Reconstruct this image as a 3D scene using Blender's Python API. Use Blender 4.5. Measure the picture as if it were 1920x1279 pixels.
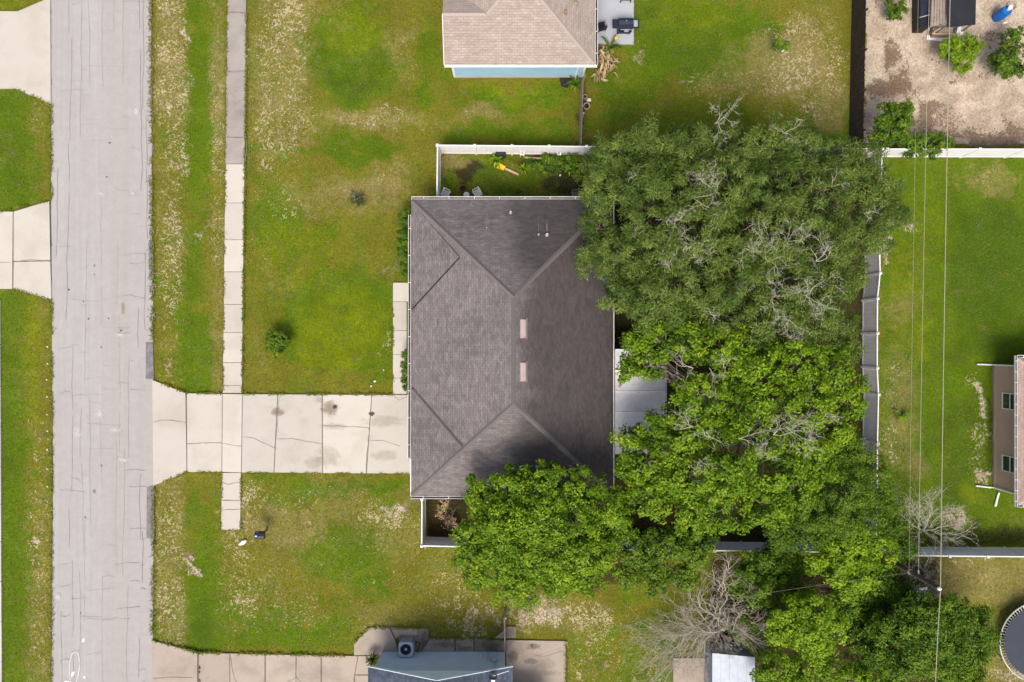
import bpy, math, random
import numpy as np
from mathutils import Vector, Matrix

for o in list(bpy.data.objects): bpy.data.objects.remove(o)
SC = bpy.context.scene
COL = SC.collection
PI = math.pi
random.seed(7); RNG = np.random.default_rng(11)

# ------------------------------------------------------------------ camera, sky, sun, exposure
H = 42.7          # drone height above the ground (m)
SX = 30.0         # photo pixels per metre on the ground
cam_d = bpy.data.cameras.new('camera'); cam = bpy.data.objects.new('camera', cam_d); COL.objects.link(cam)
cam.location = (0, 0, H); cam.rotation_euler = (0, 0, 0)
cam_d.sensor_width = 36; cam_d.lens = 36 * H * SX / 1920; cam_d.clip_start = 0.5; cam_d.clip_end = 3000
SC.camera = cam

SUN_EL, SUN_AZ = math.radians(58), math.radians(188)      # azimuth clockwise from +Y (top of picture)
W = bpy.data.worlds.new('World'); SC.world = W; W.use_nodes = True
wn = W.node_tree.nodes; wl = W.node_tree.links
sky = wn.new('ShaderNodeTexSky'); sky.sky_type = 'NISHITA'; sky.sun_disc = False
sky.sun_elevation = SUN_EL; sky.sun_rotation = SUN_AZ; sky.air_density = 0.7; sky.dust_density = 5.0; sky.ozone_density = 0.6
wn['Background'].inputs['Strength'].default_value = 0.122
wl.new(sky.outputs[0], wn['Background'].inputs[0])
sun_d = bpy.data.lights.new('sun', 'SUN'); sun_o = bpy.data.objects.new('sun', sun_d); COL.objects.link(sun_o)
sun_d.energy = 1.5; sun_d.angle = math.radians(24); sun_d.color = (1.0, 0.93, 0.82)
sdir = Vector((math.sin(SUN_AZ) * math.cos(SUN_EL), math.cos(SUN_AZ) * math.cos(SUN_EL), math.sin(SUN_EL)))
sun_o.rotation_euler = sdir.to_track_quat('Z', 'Y').to_euler(); sun_o.location = (0, -30, 60)
SC.view_settings.view_transform = 'Standard'; SC.view_settings.look = 'None'
SC.view_settings.gamma = 1; SC.view_settings.exposure = 0.86; SC.view_settings.use_curve_mapping = False
SC.cycles.max_bounces = 6; SC.cycles.transparent_max_bounces = 12

def P(px, py, z=0.0):
    """photo pixel + height of the thing it lies on -> world point"""
    k = (H - z) / H / SX
    return Vector(((px - 960) * k, (639.5 - py) * k, z))

# ------------------------------------------------------------------ object helpers
def tag(o, label=None, cat=None, group=None, kind=None):
    if label: o['label'] = label
    if cat: o['category'] = cat
    if group: o['group'] = group
    if kind: o['kind'] = kind
    return o
def link(name, data, parent=None, loc=None):
    o = bpy.data.objects.new(name, data); COL.objects.link(o)
    if parent: o.parent = parent
    if loc is not None: o.location = loc
    return o
def empty(name, label, cat, loc=(0, 0, 0), group=None):
    o = link(name, None, None, loc); o.empty_display_size = 0.2
    return tag(o, label, cat, group)

class MB:
    """collects faces, then links them as one mesh object (vertices in the parent's frame)"""
    def __init__(s): s.v = []; s.f = []
    def add(s, vs, fs):
        b = len(s.v); s.v += [tuple(q) for q in vs]; s.f += [tuple(b + i for i in f) for f in fs]; return s
    def box(s, x0, x1, y0, y1, z0, z1):
        return s.add([(x0,y0,z0),(x1,y0,z0),(x1,y1,z0),(x0,y1,z0),(x0,y0,z1),(x1,y0,z1),(x1,y1,z1),(x0,y1,z1)],
                     [(0,3,2,1),(4,5,6,7),(0,1,5,4),(1,2,6,5),(2,3,7,6),(3,0,4,7)])
    def obox(s, a, b, w, h, up=(0, 0, 1)):
        """box beam from a to b, w across, h along up, centred on the line"""
        a = Vector(a); b = Vector(b); d = (b - a).normalized(); u = Vector(up)
        sx = d.cross(u)
        if sx.length < 1e-4: sx = d.cross(Vector((1, 0, 0)))
        sx.normalize(); u = sx.cross(d).normalized()
        vs = [p + sx * i * w / 2 + u * j * h / 2 for p in (a, b) for i, j in ((-1,-1),(1,-1),(1,1),(-1,1))]
        return s.add(vs, [(0,1,2,3),(4,7,6,5),(0,4,5,1),(1,5,6,2),(2,6,7,3),(3,7,4,0)])
    def prism(s, pts, z0, z1):
        n = len(pts); vs = [(p[0], p[1], z0) for p in pts] + [(p[0], p[1], z1) for p in pts]
        return s.add(vs, [tuple(range(n-1,-1,-1)), tuple(range(n, 2*n))] + [(i, (i+1) % n, n+(i+1) % n, n+i) for i in range(n)])
    def tube(s, pts, rad, sides=5, cap=True):
        pts = [Vector(p) for p in pts]; n = len(pts)
        if not hasattr(rad, '__len__'): rad = [rad] * n
        vs = []; ref = Vector((0.31, 0.2, 0.93))
        for i, p in enumerate(pts):
            d = (pts[min(i+1, n-1)] - pts[max(i-1, 0)])
            d = d.normalized() if d.length > 1e-6 else Vector((0, 0, 1))
            a = d.cross(ref)
            if a.length < 0.1: a = d.cross(Vector((1, 0, 0)))
            a.normalize(); b = d.cross(a)
            for k in range(sides):
                t = 2 * PI * k / sides; vs.append(p + (a * math.cos(t) + b * math.sin(t)) * rad[i])
        fs = [(i*sides+k, i*sides+(k+1) % sides, (i+1)*sides+(k+1) % sides, (i+1)*sides+k) for i in range(n-1) for k in range(sides)]
        if cap: fs += [tuple(range(sides-1,-1,-1)), tuple(range((n-1)*sides, n*sides))]
        return s.add(vs, fs)
    def lathe(s, prof, c=(0, 0, 0), seg=20):
        """prof: list of (r, z) from bottom to top"""
        vs = []; n = len(prof)
        for r, z in prof:
            for k in range(seg):
                t = 2 * PI * k / seg; vs.append((c[0] + r * math.cos(t), c[1] + r * math.sin(t), c[2] + z))
        fs = [(i*seg+k, i*seg+(k+1) % seg, (i+1)*seg+(k+1) % seg, (i+1)*seg+k) for i in range(n-1) for k in range(seg)]
        fs += [tuple(range(seg-1,-1,-1)), tuple(range((n-1)*seg, n*seg))]
        return s.add(vs, fs)
    def sweep(s, prof, a, b, out):
        """closed 2D profile (o = outwards, z = up) swept straight from a to b"""
        a = Vector(a); b = Vector(b); out = Vector(out); n = len(prof)
        vs = [q + out * o + Vector((0, 0, z)) for q in (a, b) for o, z in prof]
        return s.add(vs, [tuple(range(n-1,-1,-1)), tuple(range(n, 2*n))] + [(i, (i+1) % n, n+(i+1) % n, n+i) for i in range(n)])
    def mesh(s, name, mat, uv=False, smooth=False):
        me = bpy.data.meshes.new(name); me.from_pydata(s.v, [], s.f); me.materials.append(mat)
        if uv:
            lay = me.uv_layers.new(name='UVMap')
            for p in me.polygons:
                n = p.normal; u = Vector((0, 0, 1)).cross(n)
                u = u.normalized() if u.length > 1e-3 else Vector((1, 0, 0)); v = n.cross(u)
                for li in p.loop_indices:
                    c = me.vertices[me.loops[li].vertex_index].co; lay.data[li].uv = (c.dot(u), c.dot(v))
        if smooth:
            for p in me.polygons: p.use_smooth = True
        me.update(); return me
    def build(s, name, mat, parent=None, uv=False, smooth=False):
        return link(name, s.mesh(name, mat, uv, smooth), parent)

def np_mesh(name, V, F, mat, parent=None, cols=None):
    """V (n,3), F (m,k) numpy arrays, cols (n,4) point colour attribute"""
    me = bpy.data.meshes.new(name); n, m, k = len(V), len(F), F.shape[1]
    me.vertices.add(n); me.vertices.foreach_set('co', V.astype(np.float32).ravel())
    me.loops.add(m * k); me.loops.foreach_set('vertex_index', F.astype(np.int32).ravel())
    me.polygons.add(m); me.polygons.foreach_set('loop_start', np.arange(0, m*k, k, dtype=np.int32))
    me.polygons.foreach_set('loop_total', np.full(m, k, dtype=np.int32))
    me.materials.append(mat)
    for an, c in (cols or {}).items():
        at = me.attributes.new(an, 'FLOAT_COLOR', 'POINT'); at.data.foreach_set('color', c.astype(np.float32).ravel())
    me.update(); me.validate()
    return link(name, me, parent)

# ------------------------------------------------------------------ numpy value noise
def vnoise(x, y, seed=0):
    xi = np.floor(x).astype(np.int64); yi = np.floor(y).astype(np.int64); fx = x - xi; fy = y - yi
    fx = fx*fx*(3-2*fx); fy = fy*fy*(3-2*fy)
    def h(a, b):
        n = (a * 374761393 + b * 668265263 + seed * 1442695041) & 0x7fffffff
        n = ((n ^ (n >> 13)) * 1274126177) & 0x7fffffff
        return ((n ^ (n >> 16)) & 0xffff) / 65535.0
    return (h(xi,yi)*(1-fx)+h(xi+1,yi)*fx)*(1-fy) + (h(xi,yi+1)*(1-fx)+h(xi+1,yi+1)*fx)*fy
def fbm(x, y, seed=0, oct=4):
    t = 0; a = 0.5; s = 0
    for i in range(oct): t = t + a * vnoise(x * 2**i, y * 2**i, seed + i); s += a; a *= 0.5
    return t / s

# ------------------------------------------------------------------ materials
class NT:
    def __init__(s, name):
        s.m = bpy.data.materials.new(name); s.m.use_nodes = True
        s.t = s.m.node_tree; s.bsdf = s.t.nodes['Principled BSDF']; s.out = s.t.nodes['Material Output']
    def node(s, typ, **kw):
        n = s.t.nodes.new(typ)
        for k, v in kw.items(): setattr(n, k, v)
        return n
    def put(s, sock, v):
        if v is None: return
        if hasattr(v, 'is_linked') or hasattr(v, 'links'): s.t.links.new(v, sock)
        else:
            if sock.type == 'RGBA' and len(v) == 3: v = (*v, 1)
            sock.default_value = v
    def pos(s, scale=None):
        p = s.node('ShaderNodeNewGeometry').outputs['Position']
        return s.scale(p, scale) if scale else p
    def uv(s, scale=None):
        p = s.node('ShaderNodeUVMap').outputs[0]
        return s.scale(p, scale) if scale else p
    def objco(s, scale=None):
        p = s.node('ShaderNodeTexCoord').outputs['Object']
        return s.scale(p, scale) if scale else p
    def scale(s, v, sc):
        m = s.node('ShaderNodeVectorMath', operation='MULTIPLY'); s.put(m.inputs[0], v); m.inputs[1].default_value = sc; return m.outputs[0]
    def noise(s, vec, scale, detail=4, rough=0.55, dist=0):
        n = s.node('ShaderNodeTexNoise'); s.put(n.inputs['Vector'], vec)
        n.inputs['Scale'].default_value = scale; n.inputs['Detail'].default_value = detail
        n.inputs['Roughness'].default_value = rough; n.inputs['Distortion'].default_value = dist
        return n.outputs['Fac']
    def math(s, op, a, b=None, c=None, clamp=False):
        m = s.node('ShaderNodeMath', operation=op); m.use_clamp = clamp
        s.put(m.inputs[0], a); s.put(m.inputs[1], b); s.put(m.inputs[2], c); return m.outputs[0]
    def step(s, v, lo, hi, a=0.0, b=1.0):
        m = s.node('ShaderNodeMapRange', interpolation_type='SMOOTHSTEP'); s.put(m.inputs['Value'], v)
        s.put(m.inputs['From Min'], lo); s.put(m.inputs['From Max'], hi)
        m.inputs['To Min'].default_value = a; m.inputs['To Max'].default_value = b; return m.outputs[0]
    def mix(s, f, a, b, mode='MIX'):
        m = s.node('ShaderNodeMix', data_type='RGBA', blend_type=mode); m.clamp_factor = True
        s.put(m.inputs[0], f); s.put(m.inputs[6], a); s.put(m.inputs[7], b); return m.outputs[2]
    def mul(s, col, f):
        """colour times scalar"""
        m = s.node('ShaderNodeVectorMath', operation='SCALE'); s.put(m.inputs[0], col); s.put(m.inputs['Scale'], f); return m.outputs[0]
    def attr(s, name): return s.node('ShaderNodeAttribute', attribute_name=name).outputs
    def sep(s, c): return s.node('ShaderNodeSeparateColor').outputs if c is None else s._sep(c)
    def _sep(s, c):
        n = s.node('ShaderNodeSeparateColor'); s.put(n.inputs[0], c); return n.outputs
    def finish(s, col, rough=0.9, bump=None, bstr=0.3, bdist=0.02, metal=0.0, spec=0.3):
        b = s.bsdf; s.put(b.inputs['Base Color'], col); s.put(b.inputs['Roughness'], rough)
        b.inputs['Metallic'].default_value = metal; b.inputs['Specular IOR Level'].default_value = spec
        if bump is not None:
            n = s.node('ShaderNodeBump'); s.put(n.inputs['Height'], bump); n.inputs['Strength'].default_value = bstr
            n.inputs['Distance'].default_value = bdist; s.t.links.new(n.outputs[0], b.inputs['Normal'])
        return s.m

def simple(name, col, rough=0.7, var=0.25, sc=3.0, metal=0.0, spec=0.3):
    """plain procedural material: base colour with two scales of tonal wear"""
    t = NT(name); p = t.objco()
    f = t.math('ADD', t.math('MULTIPLY', t.noise(p, sc, 5, 0.65), 0.7), t.math('MULTIPLY', t.noise(p, sc*9, 3), 0.3))
    return t.finish(t.mul(col, t.step(f, 0.25, 0.75, 1-var, 1+var*0.6)), rough, t.noise(p, 40, 3), 0.15, 0.01, metal, spec)

def concrete(name, col, stain, amount=0.5, off=(0, 0, 0)):
    t = NT(name); p = t.pos()
    big = t.noise(p, 0.55, 5, 0.6, 0.3); mid = t.noise(p, 2.3, 5, 0.65); fine = t.noise(p, 26, 4, 0.7)
    c = t.mix(t.math('MULTIPLY', t.step(big, 0.42, 0.72), amount), col, stain)
    c = t.mix(t.math('MULTIPLY', t.step(mid, 0.52, 0.8), amount*0.6), c, stain)
    c = t.mul(c, t.step(fine, 0.2, 0.8, 0.9, 1.07))
    ri = t.node('ShaderNodeObjectInfo').outputs['Random']
    c = t.mul(c, t.step(ri, 0, 1, 0.92, 1.05))
    return t.finish(c, 0.92, fine, 0.25, 0.01)

def shingles(name, c1, c2, stain, amount=0.6, blot=0.5, lichen=None, xdark=None):
    """asphalt shingles laid out on the roof's own UVs (metres along the eave, metres up the slope)"""
    t = NT(name); uv = t.uv(); p = t.pos()
    w = t.node('ShaderNodeVectorMath', operation='ADD'); t.put(w.inputs[0], uv)
    wob = t.math('MULTIPLY', t.math('SUBTRACT', t.noise(t.uv((1.3, 0.5, 1)), 1.0, 3), 0.5), 0.10)
    cb = t.node('ShaderNodeCombineXYZ'); t.put(cb.inputs[1], wob); t.put(w.inputs[1], cb.outputs[0])
    br = t.node('ShaderNodeTexBrick', offset=0.5); t.put(br.inputs['Vector'], w.outputs[0])
    br.inputs['Scale'].default_value = 1; br.inputs['Brick Width'].default_value = 0.31; br.inputs['Row Height'].default_value = 0.145
    br.inputs['Mortar Size'].default_value = 0.012; br.inputs['Mortar Smooth'].default_value = 0.3; br.inputs['Bias'].default_value = 0
    t.put(br.inputs['Color1'], c1); t.put(br.inputs['Color2'], c2); t.put(br.inputs['Mortar'], tuple(0.66 * q for q in c1))
    c = br.outputs['Color']
    # ripples: shingles that lift or lie in runs along the courses
    rip = t.noise(t.uv((1.5, 3.6, 1)), 1.0, 5, 0.7, 1.0)
    streak = t.noise(t.uv((2.2, 0.28, 1)), 1.0, 4, 0.6)
    big = t.noise(p, 0.22, 4, 0.55, 0.4)
    sf = t.math('MULTIPLY', t.step(t.math('ADD', t.math('MULTIPLY', streak, 0.45), t.math('MULTIPLY', big, 0.55)), 0.42, 0.64), amount)
    if xdark:      # darker towards larger x, with a noise-broken edge
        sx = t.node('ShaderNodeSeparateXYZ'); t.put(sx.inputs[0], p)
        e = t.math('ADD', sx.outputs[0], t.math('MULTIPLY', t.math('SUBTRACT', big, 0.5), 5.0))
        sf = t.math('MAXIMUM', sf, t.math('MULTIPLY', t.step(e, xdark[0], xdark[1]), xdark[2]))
    c = t.mix(sf, c, stain)
    c = t.mul(c, t.step(rip, 0.33, 0.68, 1 - 0.52 * blot, 1 + 0.34 * blot))
    c = t.mul(c, t.step(t.noise(p, 30, 3, 0.7), 0.2, 0.8, 0.86, 1.12))
    return t.finish(c, 0.95, t.math('SUBTRACT', rip, br.outputs['Fac']), 0.5, 0.03, 0, 0.2)

M = {}
M['concrete'] = concrete('concrete', (0.458, 0.432, 0.378), (0.35, 0.32, 0.268), 0.5)
M['concrete_old'] = concrete('concrete_weathered', (0.30, 0.275, 0.25), (0.19, 0.17, 0.15), 0.75)
M['concrete_tan'] = concrete('concrete_tan', (0.36, 0.305, 0.25), (0.23, 0.195, 0.155), 0.7)
M['concrete_stained'] = concrete('concrete_stained', (0.27, 0.22, 0.165), (0.10, 0.08, 0.06), 0.85)
M['concrete_blue'] = concrete('concrete_painted_grey', (0.37, 0.395, 0.43), (0.30, 0.325, 0.36), 0.4)
M['joint'] = simple('joint_dirt', (0.15, 0.125, 0.095), 1.0, 0.4)
M['crack'] = simple('crack_fill', (0.20, 0.175, 0.15), 1.0, 0.4)
M['vinyl'] = simple('white_vinyl', (0.78, 0.78, 0.79), 0.45, 0.08, 1.5)
M['white_metal'] = simple('white_painted_metal', (0.74, 0.73, 0.72), 0.4, 0.14, 2.0)
M['gutter_dirt_and_shade'] = simple('gutter_debris', (0.035, 0.028, 0.022), 1.0, 0.5)  # debris colour, reused for the painted shade line at the roof steps
M['stucco'] = simple('cream_stucco', (0.55, 0.48, 0.38), 0.95, 0.12)
M['taupe_wall'] = simple('taupe_stucco', (0.45, 0.335, 0.265), 0.95, 0.10, 0.8)
M['blue_wall'] = simple('light_blue_siding', (0.28, 0.47, 0.60), 0.7, 0.10, 1.2)
M['slate_wall'] = simple('grey_blue_siding', (0.45, 0.555, 0.66), 0.7, 0.10, 1.2)
M['slate_gable'] = simple('pale_blue_gable', (0.68, 0.78, 0.86), 0.7, 0.08)
M['glass'] = simple('dark_window_glass', (0.012, 0.018, 0.026), 0.08, 0.2, 1.0, 0, 0.6)
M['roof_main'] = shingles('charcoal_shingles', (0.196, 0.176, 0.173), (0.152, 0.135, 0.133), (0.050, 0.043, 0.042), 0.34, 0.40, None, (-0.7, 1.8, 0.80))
M['roof_pink'] = shingles('tan_pink_shingles', (0.375, 0.318, 0.275), (0.315, 0.263, 0.225), (0.26, 0.22, 0.185), 0.4, 0.25)
M['roof_rose'] = shingles('rose_brown_shingles', (0.40, 0.29, 0.25), (0.34, 0.245, 0.21), (0.26, 0.19, 0.165), 0.4, 0.3)
M['roof_navy'] = shingles('slate_blue_shingles', (0.085, 0.105, 0.145), (0.06, 0.075, 0.105), (0.03, 0.036, 0.05), 0.5, 0.5)
M['cap_main'] = simple('hip_cap_shingle', (0.135, 0.121, 0.119), 0.95, 0.3, 4)
M['cap_pink'] = simple('tan_cap_shingle', (0.355, 0.30, 0.258), 0.95, 0.2, 4)
M['vent_pink'] = simple('dusty_pink_vent', (0.42, 0.33, 0.315), 0.6, 0.15)
M['lead'] = simple('lead_pipe', (0.62, 0.62, 0.64), 0.5, 0.2)
M['alu_roof'] = simple('weathered_aluminium_panel', (0.56, 0.57, 0.59), 0.55, 0.25, 1.1)
M['alu_shed'] = simple('pale_metal_shed', (0.40, 0.45, 0.51), 0.5, 0.2, 1.2)
M['shed_wall'] = simple('blue_grey_shed_wall', (0.26, 0.31, 0.35), 0.7, 0.2)
M['dark_wood'] = simple('dark_brown_wood', (0.052, 0.037, 0.027), 0.95, 0.45, 2.5)
M['grey_wood'] = simple('weathered_grey_wood', (0.27, 0.225, 0.18), 0.95, 0.35, 3)
M['raw_wood'] = simple('raw_lumber', (0.46, 0.34, 0.21), 0.9, 0.2, 3)
M['pole_wood'] = simple('creosoted_pole', (0.085, 0.068, 0.052), 0.95, 0.3, 4)
M['black'] = simple('black_plastic', (0.012, 0.013, 0.017), 0.5, 0.3)
M['black_tarp'] = simple('black_tarpaulin', (0.016, 0.017, 0.022), 0.6, 0.4, 1.2)
M['navy'] = simple('dark_navy_metal', (0.018, 0.024, 0.042), 0.4, 0.3)
M['steel'] = simple('brushed_steel', (0.55, 0.57, 0.60), 0.35, 0.15, 3, 0.6)
M['grey_plastic'] = simple('grey_metal_case', (0.42, 0.455, 0.50), 0.5, 0.12)
M['blue_plastic'] = simple('blue_plastic_drum', (0.008, 0.12, 0.42), 0.4, 0.15)
M['white_plastic'] = simple('white_plastic', (0.78, 0.78, 0.76), 0.45, 0.08)
M['cream_plastic'] = simple('cream_plastic', (0.66, 0.62, 0.52), 0.5, 0.1)
M['yellow'] = simple('yellow_plastic', (0.75, 0.52, 0.02), 0.5, 0.1)
M['orange'] = simple('orange_yellow_petals', (0.80, 0.42, 0.06), 0.7, 0.1)
M['terracotta'] = simple('terracotta', (0.30, 0.16, 0.10), 0.9, 0.25)
M['pot_grey'] = simple('tan_clay_pot', (0.36, 0.29, 0.21), 0.9, 0.25)
M['soil'] = simple('potting_soil', (0.03, 0.022, 0.016), 1.0, 0.4)
M['tramp_mat'] = simple('trampoline_mat', (0.035, 0.043, 0.06), 0.7, 0.15, 1.0)
M['galv'] = simple('galvanised_steel', (0.60, 0.60, 0.58), 0.4, 0.2, 3, 0.4)
M['wire'] = simple('power_wire', (0.34, 0.33, 0.25), 0.7, 0.1)
M['bark'] = simple('grey_bark', (0.24, 0.205, 0.16), 0.95, 0.35, 5)
M['bark_dark'] = simple('brown_bark', (0.13, 0.10, 0.075), 0.95, 0.35, 5)
M['deadwood'] = simple('bleached_dead_wood', (0.38, 0.345, 0.285), 0.95, 0.25, 6)
M['deadtwig'] = simple('pale_lichen_twig', (0.40, 0.38, 0.30), 0.95, 0.25, 6)
M['stone'] = simple('pale_stone', (0.66, 0.62, 0.54), 0.9, 0.15, 5)
M['rust'] = simple('rusty_ring', (0.16, 0.09, 0.055), 0.9, 0.3, 5)
M['mulch_cloth'] = simple('dark_mulch', (0.022, 0.022, 0.026), 1.0, 0.5, 5)

def decal_mat(name, col, soft=1.0, strength=1.0, nscale=3.0):
    """flat stain lying on a surface: colour with a ragged see-through edge"""
    t = NT(name); a = t.attr('edge')['Fac']; p = t.pos()
    n = t.math('ADD', a, t.math('MULTIPLY', t.math('SUBTRACT', t.noise(p, nscale, 5, 0.7, 0.4), 0.5), 1.1))
    f = t.math('MULTIPLY', t.step(n, 0.35, 0.35 + 0.5 * soft), strength)
    t.finish(t.mul(col, t.step(t.noise(p, 9, 4), 0.2, 0.8, 0.8, 1.15)), 0.95)
    tr = t.node('ShaderNodeBsdfTransparent'); mx = t.node('ShaderNodeMixShader')
    t.put(mx.inputs[0], f); t.t.links.new(tr.outputs[0], mx.inputs[1]); t.t.links.new(t.bsdf.outputs[0], mx.inputs[2])
    t.t.links.new(mx.outputs[0], t.out.inputs[0]); return t.m
M['oil'] = decal_mat('brown_oil_stain', (0.24, 0.175, 0.11), 1.0, 0.5, 3.0)
M['oil_faint'] = decal_mat('faint_tan_stain', (0.30, 0.24, 0.18), 1.0, 0.20, 3.0)
M['black_spot'] = decal_mat('dark_spot', (0.06, 0.055, 0.05), 0.9, 0.8, 3)
M['grey_spot'] = decal_mat('grey_spot', (0.15, 0.135, 0.12), 1.0, 0.42, 4)
M['pale_spot'] = decal_mat('pale_scuff', (0.60, 0.57, 0.55), 1.0, 0.55, 2.5)
M['rust_spot'] = decal_mat('rust_streak', (0.33, 0.20, 0.10), 1.0, 0.4, 2.0)
M['chalk'] = decal_mat('white_chalk', (0.82, 0.80, 0.78), 0.5, 0.85, 12)
M['streak'] = decal_mat('pale_run_off', (0.42, 0.41, 0.41), 1.0, 0.5, 4)
M['mud'] = decal_mat('dark_mud', (0.085, 0.06, 0.042), 0.8, 0.85, 1.4)

def blob_decal(name, px, py, rx, ry, mat, z, parent=None, rot=0.0, seg=14):
    """flat ragged patch; edge attribute runs 1 (centre) to 0 (rim)"""
    c = P(px, py, z); rx /= SX; ry /= SX
    V = [(c.x, c.y, z)]; ed = [1.0]
    for ring, e in ((0.5, 0.62), (1.0, 0.0)):
        for k in range(seg):
            t = 2*PI*k/seg; j = random.uniform(0.8, 1.2)
            x = rx*ring*j*math.cos(t); y = ry*ring*j*math.sin(t)
            V.append((c.x + x*math.cos(rot) - y*math.sin(rot), c.y + x*math.sin(rot) + y*math.cos(rot), z)); ed.append(e)
    F = [(0, 1+k, 1+(k+1) % seg) for k in range(seg)] + [(1+k, 1+seg+k, 1+seg+(k+1) % seg, 1+(k+1) % seg) for k in range(seg)]
    me = bpy.data.meshes.new(name); me.from_pydata(V, [], F); me.materials.append(mat)
    at = me.attributes.new('edge', 'FLOAT', 'POINT'); at.data.foreach_set('value', ed); me.update()
    return link(name, me, parent)

def ribbon(mb, pts, w, z, jit=0.0):
    """thin flat strip along pixel polyline"""
    q = []
    for a, b in zip(pts[:-1], pts[1:]):
        n = max(2, int(math.dist(a, b) / 7))
        for i in range(n): t = i / n; q.append((a[0]+(b[0]-a[0])*t, a[1]+(b[1]-a[1])*t))
    q.append(pts[-1])
    q = [(x + random.uniform(-jit, jit), y + random.uniform(-jit, jit)) for x, y in q]
    W3 = [P(x, y, z) for x, y in q]; L = []
    for i, p in enumerate(W3):
        d = W3[min(i+1, len(W3)-1)] - W3[max(i-1, 0)]; d.z = 0; d = d.normalized() if d.length > 1e-6 else Vector((1, 0, 0))
        nn = Vector((-d.y, d.x, 0)); ww = w * random.uniform(0.5, 1.2) * 0.5
        L += [p - nn * ww, p + nn * ww]
    mb.add(L, [(2*i, 2*i+2, 2*i+3, 2*i+1) for i in range(len(W3)-1)])

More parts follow.
